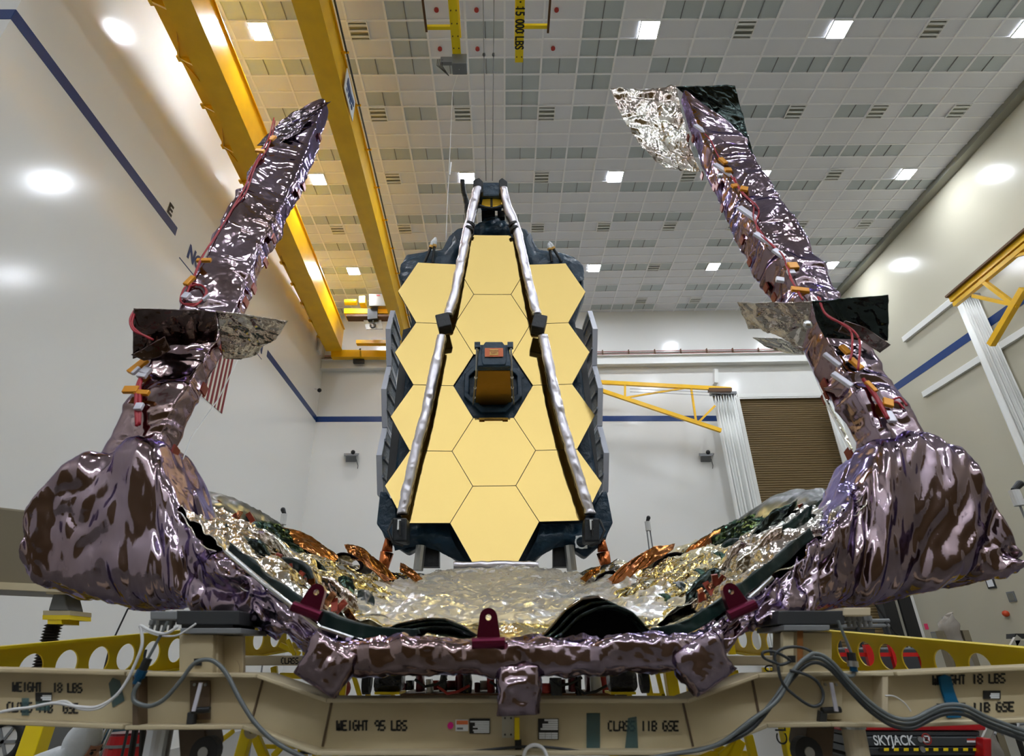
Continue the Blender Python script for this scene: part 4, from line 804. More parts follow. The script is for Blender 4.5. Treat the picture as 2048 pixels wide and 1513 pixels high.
copper([[(1350, 1088, 6.4), (1300, 1098, 6.4), (1250, 1128, 6.5), (1212, 1162, 6.6)], [(1344, 1100, 6.3), (1302, 1114, 6.3), (1260, 1140, 6.4), (1224, 1168, 6.5)], [(1330, 1112, 6.2), (1300, 1130, 6.2), (1268, 1150, 6.3), (1240, 1170, 6.4)]], 103)
copper([[(1452, 1056, 5.4), (1410, 1072, 5.4), (1376, 1098, 5.5), (1352, 1126, 5.6)], [(1446, 1076, 5.3), (1410, 1090, 5.3), (1384, 1110, 5.4), (1362, 1132, 5.5)], [(1436, 1096, 5.2), (1410, 1108, 5.2), (1390, 1122, 5.3), (1372, 1136, 5.4)]], 104)
copper([[(1200, 1132, 7.5), (1180, 1142, 7.5), (1160, 1158, 7.5)], [(1200, 1146, 7.3), (1186, 1154, 7.3), (1172, 1166, 7.3)]], 106)
# copper tape tabs scattered on the membranes
random.seed(12)
for (x0, y0, x1, y1, Y, n) in ((380, 1030, 470, 1100, 3.5, 5), (430, 1020, 510, 1060, 4.2, 5), (540, 1130, 640, 1190, 3.6, 7), (1640, 1010, 1720, 1060, 3.5, 6), (1560, 1020, 1640, 1060, 4.2, 5), (1390, 1170, 1440, 1215, 3.5, 6), (1520, 1130, 1560, 1160, 3.3, 3), (650, 1200, 710, 1250, 3.4, 4)):
    for i in range(n):
        u = (i+.5)/n; p = W(x0+(x1-x0)*u+random.uniform(-8, 8), y0+(y1-y0)*(u if x0 < 980 else 1-u)+random.uniform(-10, 10), Y)+V(0, -.05, .03)
        MB().box(p, (.035, .015, .075), Matrix.Rotation(random.uniform(-.9, .9), 3, 'Y')@Matrix.Rotation(random.uniform(-.5, .5), 3, 'X')).build('tape_tab', 'tape_copper' if i % 3 else 'membrane_copper', ss)
# edge strips along the front rim and lifting lugs
for pts in (((452, 1104), (540, 1178), (640, 1256), (706, 1278)), ((1420, 1262), (1500, 1196), (1545, 1156))):
    MB().tube([W(x, y, 2.66 if 500 < x < 1500 else 2.8) for x, y in pts], .010, 8).build('rim_strip', 'bright_metal', ss)
def lug(x, y, Y, h, rot):
    c = W(x, y, Y); R = Matrix.Rotation(rot, 3, 'Y'); n = 18; o_ = []; i_ = []
    for k in range(n):
        a = 2*PI*k/n+PI/2; ca, sa = math.cos(a), math.sin(a)
        q = V(.036*ca, 0, h*.62+.036*sa) if sa > -.1 else V(.05*(ca/abs(ca) if abs(ca) > .3 else ca/.3), 0, -h*.4)
        o_.append(c+R@q); i_.append(c+R@V(.012*ca, 0, h*.62+.012*sa))
    l = MB().ring(o_, i_, (0, .035, 0)).build('lifting_lug', 'lug_magenta', ss)
    MB().cyl(c+R@V(-.065, -.01, -h*.42), c+R@V(.065, -.01, -h*.42), .022, n=14).build('lug_pin', 'lug_magenta', l)
lug(977, 1266, 2.54, .092, 0); lug(622, 1208, 2.66, .078, .35); lug(1474, 1206, 2.66, .078, -.35)
# ================================================================== the tan support beams in front
mk('beam_tan', (204, 192, 158), .55, var=(2.2, (184, 168, 134)), bump=(60, .08, .003))
mk('beam_tan_light', (206, 192, 162), .5, var=(2, (192, 176, 146)))
mk('beam_brown', (92, 74, 54), .5)
mk('rust', (140, 86, 30), .6)
mk('tape_teal', (74, 108, 112), .3)
mk('tape_blue', (14, 104, 150), .25)
for k_ in ('tape_teal', 'tape_blue'): MT[k_].node_tree.nodes['Principled BSDF'].inputs['Alpha'].default_value = .55 if k_ == 'tape_teal' else .85
mk('cable_grey', (98, 104, 104), .4)
mk('cable_dark', (42, 46, 48), .4)
mk('cable_white', (214, 214, 214), .35)
mk('connector_blue', (16, 74, 110), .3, .5)
mk('magenta', (220, 30, 140), .5)
mk('brass_plate', (190, 190, 180), .35, .6)
# stencil letters: strokes on a 4 x 6 grid
GL = {'W': '0600 1120 2024 2031 4046', 'E': '0006 1040 1333 1646', 'I': '2026', 'G': '0105 1636 1030 4142 2343', 'H': '0006 4046 1333', 'T': '0616 2636 2025', '9': '3041 4245 1636 0405 1333', '5': '0333 0406 1646 4142 0030', 'L': '0006 1040', 'B': '0006 1636 1030 1333 4445 4142',
      'S': '1646 0405 1333 4142 0030', 'C': '0105 1636 1030', 'A': '0004 4044 0516 3645 1232', '1': '2026', '8': '1636 1333 1030 0405 4445 0102 4142', 'K': '0006', '0': '0105 4145 1636 1030'}
def stencil(s, x0, x1, y0, y1, Y, par, m='ink_black', slope=0.):
    n = len(s); cw = (x1-x0)/n; name = 'lettering'; mb = MB()
    for i, ch in enumerate(s):
        if ch == ' ': continue
        for st_ in GL[ch].split():
            a = (int(st_[0]), int(st_[1])); b = (int(st_[2]), int(st_[3]))
            f = lambda q: W(x0+cw*i+cw*.74*q[0]/4, y1+(y0-y1)*q[1]/6+slope*(x0+cw*i-x0), Y)
            p, q = f(a), f(b); d = (q-p); L = d.length
            if L < 1e-6: continue
            w = (x1-x0)/n*.30*Y/F_PX*.9; d.normalize(); nn = V(-d.z, 0, d.x)*w/2; p2, q2 = p-d*w*.3, q+d*w*.3
            mb.prism([p2-nn, q2-nn, q2+nn, p2+nn], (0, -.0015, 0))
    o = mb.build(name, m, par); return o
BY = 2.75                                     # the beams' webs
def ibeam(name, label, top, bot, grp, m='beam_tan'):
    e = thing(name, label, 'beam', (W(*top[len(top)//2], BY).x, BY, W(*bot[len(bot)//2], BY).z), grp)
    mb = MB()
    for (a, b), (c, d) in zip(zip(top, top[1:]), zip(bot, bot[1:])):
        mb.prism([W(*a, BY), W(*c, BY), W(*d, BY), W(*b, BY)], (0, .014, 0))
    mb.build('web', m, e)
    for edge, up, nm in ((top, 1, 'top_flange'), (bot, -1, 'bottom_flange')):
        mb = MB()
        for a, b in zip(edge, edge[1:]):
            p, q = W(*a, BY), W(*b, BY); t = V(0, 0, .016*up)
            q0 = [p+V(0, -.075, 0), p+V(0, .14, 0), p+V(0, .14, 0)+t, p+V(0, -.075, 0)+t]; q1 = [q+V(0, -.075, 0), q+V(0, .14, 0), q+V(0, .14, 0)+t, q+V(0, -.075, 0)+t]; mb.hexa(q0, q1)
        mb.build(nm, m, e, bevel=.004)
    return e
MBm = ibeam('support_beam', 'long tan cranked support beam stencilled WEIGHT 95 LBS across the front', [(272, 1352), (526, 1356), (663, 1404), (1366, 1405), (1504, 1356), (1643, 1352), (1768, 1352)], [(272, 1448), (501, 1447), (644, 1498), (1386, 1497), (1519, 1444), (1643, 1442), (1768, 1444)], 'tan support beams')
LB = ibeam('support_beam', 'tan support beam stencilled WEIGHT 18 LBS at the left edge behind a white cable', [(-60, 1343), (268, 1351)], [(-60, 1434), (268, 1447)], 'tan support beams')
RB = ibeam('support_beam', 'tan support beam stencilled 18 LBS at the right edge with blue tape', [(1774, 1352), (2110, 1337)], [(1774, 1444), (2110, 1430)], 'tan support beams')
for x, s in ((270, 1), (1771, -1)):
    mb = MB(); mb.prism([W(x-6, 1346, BY-.07), W(x+6, 1346, BY-.07), W(x+6, 1453, BY-.07), W(x-6, 1453, BY-.07)], (0, .2, 0)); mb.build('end_plate', 'beam_tan_light' if s < 0 else 'beam_brown', MBm, bevel=.004)
for x0, y0, x1, y1 in ((526, 1358, 503, 1444), (663, 1406, 645, 1494), (1366, 1407, 1386, 1494), (1504, 1358, 1520, 1442)):
    MB().tube([W(x0, y0, BY-.002), W(x1, y1, BY-.002)], .005, 6).build('weld_seam', 'beam_brown', MBm)
stencil('WEIGHT 95 LBS', 674, 816, 1443, 1461, BY-.001, MBm); stencil('CLASS IIB GSE', 1217, 1359, 1444, 1462, BY-.001, MBm)
stencil('WEIGHT  18 LBS', 26, 166, 1366, 1383, BY-.001, LB, slope=.02); stencil('CLASS IIB  GSE', 15, 158, 1406, 1424, BY-.001, LB, slope=.02)
stencil('WEIGHT 18 LBS', 1866, 2012, 1353, 1370, BY-.001, RB, slope=-.03); stencil('CLASS IIB GSE', 1872, 2030, 1410, 1427, BY-.001, RB, slope=-.03)
def plate(par, x0, y0, x1, y1, m, name, d=.004, Y=BY-.002, rot=None):
    mb = MB(); mb.prism(pq(x0, y0, x1, y1, Y), (0, -d, 0)); return mb.build(name, m, par)
def form(par, x0, y0, x1, y1, rows, cols=1):   # printed data plate
    o = plate(par, x0, y0, x1, y1, 'ink_black', 'data_plate', .004); mb = MB(); n = len(rows); h = (y1-y0-2)/n
    for i, f in enumerate(rows):
        if f <= 0: continue
        if f == 2:
            for c in range(3): mb.prism(pq(x0+2+(x1-x0-3)*c/3, y0+1.5+h*i, x0+.5+(x1-x0-3)*(c+1)/3+1, y0+.8+h*(i+1), BY-.0062), (0, -.001, 0))
        else: mb.prism(pq(x0+1.2+(x1-x0-2.4)*(1-f), y0+1.3+h*i, x1-1.2, y0+.7+h*(i+1), BY-.0062), (0, -.001, 0))
    mb.build('printed_lines', 'sign_white', o)
form(MBm, 939, 1438, 980, 1468, (.0, 1, .75, .75, .85, .6, .85, .8)); form(MBm, 1076, 1438, 1117, 1480, (.7, .5, .8, .8, .9, .0, 2, 2, 2))
form(LB, 72, 1386, 104, 1403, (.0, .6, .7, .6)); form(RB, 1966, 1382, 2000, 1399, (.0, .55, .6, .55))
lp = plate(MBm, 911, 1440, 937, 1463, 'sign_white', 'paper_label'); plate(lp, 913, 1442, 936, 1450, 'placard_orange', 'red_band', .001, BY-.0065); plate(lp, 914, 1456, 926, 1460, 'mid_grey', 'printed_line', .001, BY-.0065)
c = W(901, 1452, BY); MB().cyl(c+V(0, -.004, 0), c, .0125, n=16).build('dot_sticker', 'magenta', MBm)
bp = plate(MBm, 1004, 1431, 1028, 1476, 'brass_plate', 'cover_plate', .012)
for x, y in ((1010, 1437), (1022, 1437), (1010, 1470), (1022, 1470)): c = W(x, y, BY-.014); MB().cyl(c+V(0, -.006, 0), c, .004, n=8).build('screw', 'dark_grey', bp)
t = thing('marker_probe', 'yellow and black probe hanging upright on the front of the long tan beam', 'probe', W(1036, 1513, BY)); mb = MB(); mb.bar(W(1034, 1436, BY-.03), W(1034, 1480, BY-.03), .02, .02, (0, 1, 0)); mb.build('sleeve', 'frame_yellow', t)
MB().bar(W(1036, 1480, BY-.03), W(1038, 1530, BY-.03), .026, .026, (0, 1, 0)).build('handle', 'black', t)
plate(MBm, 1173, 1427, 1200, 1497, 'tape_teal', 'tape_patch', .002); mb = MB(); mb.prism([W(x, y, BY-.002) for x, y in ((1250, 1497), (1276, 1497), (1273, 1434), (1256, 1437))], (0, -.003, 0)); mb.build('tape_patch', 'tape_teal', MBm)
mb = MB(); mb.prism([W(x, y, BY-.002) for x, y in ((218, 1368), (226, 1356), (240, 1362), (249, 1402), (226, 1416))], (0, -.003, 0)); mb.build('tape_patch', 'tape_teal', LB)
plate(LB, 44, 1397, 58, 1432, 'tape_teal', 'tape_patch', .002); plate(LB, 72, 1392, 100, 1422, 'tape_teal', 'tape_patch', .002, BY-.0005)
mb = MB(); mb.prism([W(x, y, BY-.004) for x, y in ((1876, 1354), (1886, 1350), (1898, 1354), (1904, 1380), (1911, 1400), (1922, 1420), (1918, 1436), (1892, 1436), (1890, 1410), (1880, 1380))], (0, -.012, 0)); mb.build('blue_tape', 'tape_blue', RB)
# posts that carry the foil frame
def post(lab, x0, x1, y0, y1, gap, grp='tan posts on the support beam'):
    t = thing('support_post', lab, 'post', W((x0+x1)/2, y1, BY+.02), grp)
    mb = MB(); mb.prism(pq(x0, y0, gap-4, y1, BY-.03), (0, .03, 0)); mb.prism(pq(gap+5, y0+2, x1, y1, BY+.06), (0, .03, 0)); mb.prism(pq(gap-5, y0, gap+6, y1, BY+.0), (0, .22, 0)); mb.prism(pq(x0, y0, x1-6, y1, BY+.19), (0, .02, 0)); mb.build('column', 'beam_tan', t, bevel=.004)
    mb = MB(); mb.prism(pq(x0+2, y0-13, x1-4, y0-2, BY-.06), (0, .3, 0)); mb.build('head_plate', 'mid_grey', t, bevel=.003)
    mb = MB(); mb.prism(pq((x0+gap)/2-4, y0+48, (x0+gap)/2+10, y0+62, BY-.031), (0, -.01, 0)); mb.build('socket', 'black', t)
    return t
P1_ = post('left tan post on the long support beam under the left foil arm', 358, 486, 1270, 1351, 430)
P2_ = post('right rust streaked tan post on the long beam under the right foil arm', 1566, 1664, 1264, 1351, 1592)
mb = MB(); mb.prism([W(x, y, BY+.055) for x, y in ((462, 1320), (474, 1322), (479, 1334), (476, 1350), (462, 1350))], (0, .02, 0)); mb.build('lifting_ear', 'beam_tan', P1_)
MB().prism(pq(1594, 1262, 1606, 1330, BY-.032), (0, -.001, 0)).build('rust_streak', 'rust', P2_)
mb = MB(); c = W(503, 1462, BY); mb.ring([c+V(.03*math.cos(a), 0, .03*math.sin(a)) for a in [2*PI*k/16 for k in range(16)]], [c+V(.011*math.cos(a), 0, .011*math.sin(a)) for a in [2*PI*k/16 for k in range(16)]], (0, .014, 0)); mb.build('lifting_ear', 'beam_tan', MBm)
# connector boxes beside the posts
def conbox(lab, x0, y0, x1, y1, m, Y, n):
    t = thing('connector_box', lab, 'box', W((x0+x1)/2, y1, Y), 'connector boxes under the foil arms'); mb = MB(); mb.prism(pq(x0, y0, x1, y1, Y), (0, .25, 0)); mb.build('housing', m, t, bevel=.004)
    for i in range(n):
        c = W(x0+(x1-x0)*(i+.5)/n, y1+1, Y+.08); MB().tube([c, c+V(0, 0, -.02), c+V(0, 0, -.022), c+V(0, 0, -.045)], [.014, .014, .009, .009], 8).build('connector', 'mid_grey', t)
    return t
conbox('grey connector box under the left foil arm beside the left post', 300, 1223, 352, 1240, 'mid_grey', 2.72, 4)
conbox('pale connector box under the right foil arm beside the right post', 1688, 1216, 1742, 1232, 'beam_tan_light', 2.72, 5)
for x0, x1, lab in ((352, 478, 'dark saddle plate between the left tan post and the foil'), (1556, 1690, 'dark saddle plate between the right tan post and the foil')):
    mb = MB(); mb.prism(pq(x0, 1222, x1, 1250, BY-.02), (0, .3, 0)); mb.prism(pq(x0+10, 1246, x1-12, 1258, BY+.0), (0, .25, 0)); tag(mb.build('saddle_plate', 'dark_grey', bevel=.004), lab, 'plate', 'dark saddle plates')
# toggle clamps on the beam
def clamp(lab, x, y, s):
    t = thing('toggle_clamp', lab, 'clamp', W(x, y+80, BY-.02), 'toggle clamps on the long beam'); mb = MB(); mb.prism(pq(x-18, y, x+22, y+78, BY-.004), (0, -.012, 0)); mb.build('base_plate', 'beam_brown' if s > 0 else 'beam_tan', t, bevel=.003)
    for dx, dy in ((-10, 8), (12, 8), (12, 60)): c = W(x+dx, y+dy, BY-.018); MB().cyl(c+V(0, -.006, 0), c, .006, n=8).build('bolt', 'steel', t)
    MB().bar(W(x+2, y+4, BY-.05), W(x-s*13, y+62, BY-.06), .016, .008, (0, 1, 0)).build('handle', 'tape_white', t, bevel=.002)
    mb = MB(); mb.cyl(W(x-16, y+60, BY-.05), W(x+20, y+58, BY-.04), .012); mb.build('plunger', 'black', t)
    mb = MB(); mb.bar(W(x-15, y+62, BY-.04), W(x-18, y+92, BY-.03), .028, .03, (0, 1, 0)); mb.build('jaw', 'dark_grey', t, bevel=.003)
clamp('toggle clamp with a white handle on the beam below the left post', 400, 1362, 1); clamp('toggle clamp with a white handle on the beam below the right post', 1660, 1362, -1)
# jack legs under the beam
def jack(lab, x0, x1, y0, m, lean, Y=2.78):
    t = thing('jack_leg', lab, 'jack', W((x0+x1)/2-lean*60, 1560, Y), 'jack legs under the long beam'); c0 = W((x0+x1)/2, y0, Y); c1 = W((x0+x1)/2-lean*46, 1580, Y); r = (x1-x0)/2*Y*.84/F_PX
    mb = MB(); mb.tube([c0, c1], r, 20); mb.build('tube', m, t, smooth=False); MB().tube([c0+V(0, 0, -.002), c0+V(0, 0, .012)], r*1.12, 20).build('cap', 'steel', t)
    MB().tube([c0+V(.0, 0, .01), c0+V(.01, 0, .06)], .014, 10).build('stem', 'bright_metal', t)
    MB().box(V(c1.x, c1.y, .02), (.25, .25, .04)).build('foot_pad', 'dark_grey', t); MB().tube([c1, V(c1.x, c1.y, .02)], r*.7, 16).build('inner_tube', 'steel', t)
mk('satin_metal', (205, 208, 214), .38, .85); jack('polished round jack leg under the left end of the long beam', 298, 346, 1457, 'satin_metal', .5); jack('tan jack leg under the right end of the long beam', 1684, 1728, 1457, 'beam_tan_light', -.5)
for x, s, lab in ((385, 1, 'brown bracket hanging under the left clamp'), (1640, -1, 'brown bracket hanging under the right clamp')):
    t = thing('under_bracket', lab, 'bracket', W(x, 1530, BY+.1), 'brackets under the beam'); mb = MB(); mb.prism([W(x+dx*s, y, BY+.05) for dx, y in ((-30, 1452), (24, 1452), (30, 1490), (8, 1540), (-24, 1540))][::s], (0, .16, 0)); mb.build('bracket_body', 'beam_brown', t, bevel=.006)
    c = W(x+s*22, 1506, BY+.0); mb = MB(); mb.cyl(c, c+V(0, .05, 0), .055, n=20); mb.build('roller', 'black', t); MB().cyl(c+V(0, -.008, 0), c, .02, n=12).build('roller_hub', 'steel', t)
# cables
def cab(name, lab, pts, r, m, Y=2.66, extra=None, n=6):
    q = [W(p[0], p[1], p[2] if len(p) > 2 else Y) for p in pts]; A = interp([list(p) for p in q], np.linspace(0, 1, len(q)*n))
    mb = MB(); mb.tube([V(*a) for a in A], r, 8); o = mb.build(name, m, smooth=True); return tag(o, lab, 'cable')
cab('cable', 'white twin cable taped along the left end beam', [(-40, 1436), (20, 1421), (60, 1416), (110, 1407), (160, 1415), (196, 1414), (230, 1394), (254, 1362), (274, 1320), (284, 1290), (283, 1262), (281, 1252), (300, 1262), (330, 1268), (356, 1254)], .0062, 'cable_white')
cab('cable', 'thin white wire looping beside the white twin cable', [(110, 1406), (132, 1404), (160, 1419), (200, 1417), (236, 1390)], .0045, 'cable_white')
gc = cab('cable', 'grey cable looping from the blue connector over the left post and down the beam', [(279, 1366), (268, 1384), (268, 1402), (284, 1411), (304, 1412), (330, 1398), (360, 1364), (386, 1330), (410, 1320), (432, 1326), (454, 1350), (480, 1400), (510, 1446), (550, 1484), (600, 1512), (660, 1536)], .0085, 'cable_grey')
for i, (dx, dy) in enumerate(((0, 0), (4, 9), (8, -9))):
    cab('cable', ['thickest front cable', 'lower cable', 'upper cable'][i]+' of the dark bundle sweeping over the right post', [(1180, 1538), (1330, 1512), (1430, 1492), (1500, 1452+dy), (1548+dx, 1400), (1580+dx, 1350+dy), (1606+dx, 1324+dy), (1634, 1317+dy), (1662, 1332+dy), (1700, 1374+dy), (1740, 1414+dy), (1784, 1443+dy), (1824, 1448+dy), (1862, 1430+dy), (1890, 1420+dy), (1930, 1422+dy), (1984, 1448+dy), (2100, 1490+dy)], .0078, 'cable_dark' if i == 1 else 'cable_grey', 2.63-.012*i)
cab('cable', 'thin black cable looped loosely beside the right post', [(1560, 1330), (1530, 1318), (1526, 1306), (1548, 1304), (1580, 1322), (1556, 1330), (1550, 1310), (1572, 1296), (1610, 1298), (1650, 1324), (1672, 1344)], .006, 'cable_dark', 2.64)
cab('cable', 'black cable ring hanging across the right clamp', [(1556, 1332), (1562, 1360), (1580, 1384), (1620, 1412), (1642, 1408), (1646, 1386), (1632, 1362), (1606, 1348), (1580, 1342)], .006, 'cable_dark', 2.60)
cab('cable', 'short white loop of cable under the middle of the long beam', [(1046, 1520), (1052, 1500), (1068, 1491), (1086, 1498), (1096, 1520)], .007, 'cable_white', 2.66)
cab('cable', 'dark cable slung below the middle of the long beam', [(600, 1506), (760, 1512), (900, 1508), (1064, 1494), (1200, 1508), (1330, 1512)], .005, 'cable_dark', 2.7)
cab('cable', 'white hair-thin wire curling on the right end beam', [(1770, 1392), (1790, 1394), (1810, 1408), (1822, 1424)], .0025, 'cable_white', 2.68)
def plug(lab, pts, Y, ring, top=(1, 1)):
    t = thing('cable_connector', lab, 'connector', W(*pts[-1], Y), 'round cable connectors'); q = [W(x, y, Y) for x, y in pts]
    MB().tube([q[0], q[1]], .006, 8).build('lead', 'cable_grey', t); MB().tube([q[1], q[1].lerp(q[2], .45)], .017, 12).build('plug', 'black', t); MB().tube([q[1].lerp(q[2], .45), q[1].lerp(q[2], .75)], .021, 12).build('coupling_ring', ring, t); MB().tube([q[1].lerp(q[2], .75), q[2]], .015, 12).build('socket', 'connector_blue', t)
plug('black and blue cable connector hanging in front of the left post', [(336, 1244), (296, 1318), (272, 1369)], 2.67, 'connector_blue'); plug('grey and blue cable connector hanging in front of the right yellow girder', [(1676, 1242), (1702, 1306), (1708, 1344)], 2.67, 'steel')
cab('cable', 'short grey cable bending from the connector onto the right beam', [(1708, 1344), (1706, 1352), (1694, 1352), (1672, 1340), (1660, 1330)], .007, 'cable_grey', 2.67)
cab('cable', 'thin white cable dangling from the grey connector box', [(283, 1255), (290, 1262), (320, 1272), (352, 1272), (372, 1262), (392, 1248)], .004, 'cable_white', 2.69)

# ================================================================== yellow girders with oval holes behind the beams
def girder2(lab, xa, ya, Ya, xb, yb, Yb, t0, t1, holes, h=.27):
    A, B = W(xa, ya, Ya), W(xb, yb, Yb); D = B-A; d = D.normalized(); up = V(0, 0, 1); up = (up-d*up.dot(d)).normalized(); sidev = d.cross(up)
    t = thing('cradle_girder', lab, 'girder', A+D*t0-V(0, 0, .2), 'yellow girders with oval holes'); mb = MB(); ts = [t0]+holes+[t1]
    n = 24; h2 = h/2
    for i, hc in enumerate(holes):
        a = (ts[i]+hc)/2 if i else t0; b = (hc+ts[i+2])/2 if i < len(holes)-1 else t1
        c = A+D*hc; la, lb = (a-hc)*D.length, (b-hc)*D.length; o_, i_ = [], []
        for k in range(n):
            an = 2*PI*k/n; ca, sa = math.cos(an), math.sin(an); s = 1/max(abs(ca), abs(sa)); ux, uz = ca*s, sa*s
            o_.append(c+d*(ux*lb if ux > 0 else -ux*la)+up*(uz*h2)); i_.append(c+d*(ca*.075)+up*(sa*.085))
        mb.ring(o_, i_, sidev*.012)
    mb.build('web', 'frame_yellow', t)
    for s in (-1, 1): mb = MB(); mb.bar(A+D*t0+up*s*h2, A+D*t1+up*s*h2, .13, .016, up); mb.build('flange', 'frame_yellow', t)
    return t
girder2('sloping yellow girder with oval holes behind the left support beam', 59, 1339, 3.95, 354, 1301, 5.03, -.35, 2.6, [0, .2, .4, .585, .78, .98, 1.19, 1.4, 1.62, 1.84, 2.06, 2.28])
girder2('sloping yellow girder with oval holes behind the right support beam', 1961, 1337, 4.0, 1689, 1303, 5.03, -.4, 2.5, [0, .22, .45, .63, .81, 1.0, 1.2, 1.4, 1.6, 1.8, 2.0, 2.2])
FB = thing('cross_beam', 'tan cross beam stencilled CLASS IIB behind the foil tabs', 'beam', W(1000, 1332, 5.2)); mb = MB(); mb.prism(pq(466, 1312, 1560, 1332, 5.2), (0, .2, 0)); mb.build('beam_body', 'beam_tan_light', FB, bevel=.01); stencil('CLASS IIB', 563, 626, 1317, 1328, 5.199, FB)
for x in (466, 1560): MB().box(W(x, 1322, 5.3), (.04, .26, .2)).build('end_cap', 'dark_grey', FB)
# ---- yellow trestles
def trestle(lab, bars, Y=5.6):
    xs = [b[0] for b in bars]; t = thing('yellow_trestle', lab, 'frame', V(W(sum(xs)/len(xs), 1500, Y).x, Y+.2, 0), 'yellow trestles')
    for b in bars:
        x0, y0, x1, y1, w = b[:5]; Yb = Y+(b[5] if len(b) > 5 else 0); a, c = W(x0, y0, Yb), W(x1, y1, Yb)
        if len(b) > 6: c = V(c.x, c.y, .0) if False else V(a.x+(c.x-a.x)*(a.z/(a.z-c.z)), c.y, 0)
        wd = w*Yb*.84/F_PX; MB().bar(a, c, wd, wd, (0, 1, 0)).build('post' if len(b) > 6 else 'rail', 'frame_yellow', t, bevel=.006)
    return t
F_ = (0, 1)
trestle('yellow trestle of posts and braces behind the left half of the long beam', [(636, 1334, 634, 1400, 11, 0, 1), (690, 1344, 684, 1400, 12, 0, 1), (702, 1334, 722, 1400, 9), (726, 1336, 738, 1400, 10, 0, 1), (560, 1352, 660, 1354, 11), (548, 1334, 550, 1352, 12), (560, 1290, 600, 1310, 10, .5), (608, 1276, 612, 1312, 12, .3), (575, 1280, 590, 1312, 8, .3)], 5.4)
trestle('yellow trestle of posts and braces behind the right half of the long beam', [(1290, 1338, 1302, 1400, 12, 0, 1), (1338, 1336, 1348, 1400, 24, 0, 1), (1312, 1336, 1326, 1396, 9), (1378, 1340, 1380, 1400, 12, 0, 1), (1300, 1392, 1330, 1392, 9), (1440, 1284, 1446, 1310, 14, .3), (1460, 1286, 1464, 1310, 14, .3), (1530, 1336, 1532, 1352, 12, .2), (1545, 1336, 1546, 1350, 10, .2), (1430, 1366, 1470, 1342, 14), (1440, 1350, 1476, 1346, 10)], 5.4)
trestle('round-legged yellow frame under the left bend of the long beam', [(434, 1452, 422, 1513, 17, 0, 1), (498, 1456, 482, 1513, 22, 0, 1), (508, 1466, 528, 1513, 16, .2, 1), (468, 1462, 440, 1484, 9), (575, 1482, 546, 1514, 12), (604, 1490, 606, 1513, 16, .2, 1), (632, 1496, 634, 1514, 14, .2, 1), (520, 1494, 640, 1494, 8, .3)], 3.9)
trestle('yellow frame under the right bend of the long beam', [(1496, 1470, 1506, 1513, 16, 0, 1), (1480, 1480, 1466, 1513, 20, .2, 1), (1420, 1492, 1470, 1506, 12, .3), (1390, 1508, 1500, 1508, 10, .3), (1440, 1514, 1475, 1484, 12, .2)], 3.9)
tp = trestle('pair of round yellow posts beside the tan jack leg', [(1570, 1444, 1584, 1513, 26, 0, 1), (1594, 1444, 1614, 1513, 20, .15, 1)], 3.7)
e_x = W(1577, 1490, 3.6)-W(1569, 1444, 3.6); txt('CLASS 100', .085, W(1577, 1492, 3.62), -e_x, V(-1, 0, 0), 'ink_black', tp, ext=.001)
# ---- wrapped equipment seen below the foil tube
eq = thing('equipment_rack', 'rack of dark red wrapped equipment seen under the foil tube', 'rack', V(.1, 6.2, 0)); mb = MB(); mb.prism(pq(800, 1388, 1230, 1394, 5.9), (0, .8, 0)); mb.build('shelf', 'crane_brown', eq)
mk('dark_red', (96, 14, 28), .3); mk('wrap_black', (30, 28, 30), .25, bump=(18, .8, .03)); mk('clear_wrap', (196, 196, 192), .2)
for x in (812, 1218): a = W(x, 1396, 6.2); MB().bar(a, V(a.x, a.y, 0), .08, .08).build('leg', 'frame_yellow', eq)
random.seed(4)
for i in range(26):
    x = 808+i*16+random.uniform(-4, 4); w = random.uniform(9, 20); y0 = random.choice((1352, 1358, 1366, 1372)); y1 = random.choice((1376, 1382, 1388))
    c = W(x, (y0+y1)/2, 5.95+random.uniform(0, .3)); k = ['dark_red', 'wrap_black', 'dark_red', 'clear_wrap', 'ink_red', 'dark_grey', 'dark_red'][i % 7]
    o = loft('wrapped_box', [(c+V(0, 0, -.045*(y1-y0)/12), V(w*.0026, 0, 0), V(0, .09, 0)), (c+V(0, 0, .045*(y1-y0)/12), V(w*.0024, 0, 0), V(0, .08, 0))], k, eq, .03, 4, .012, .07, i)
for x, y in ((860, 1366), (905, 1380), (1010, 1370), (1130, 1364), (1180, 1380)):
    MB().tube([W(x-30, y-6, 5.88), W(x-10, y+8, 5.86), W(x+12, y+4, 5.86), W(x+34, y-8, 5.88)], .012, 6).build('hose', 'ink_red' if x % 2 else 'black', eq)
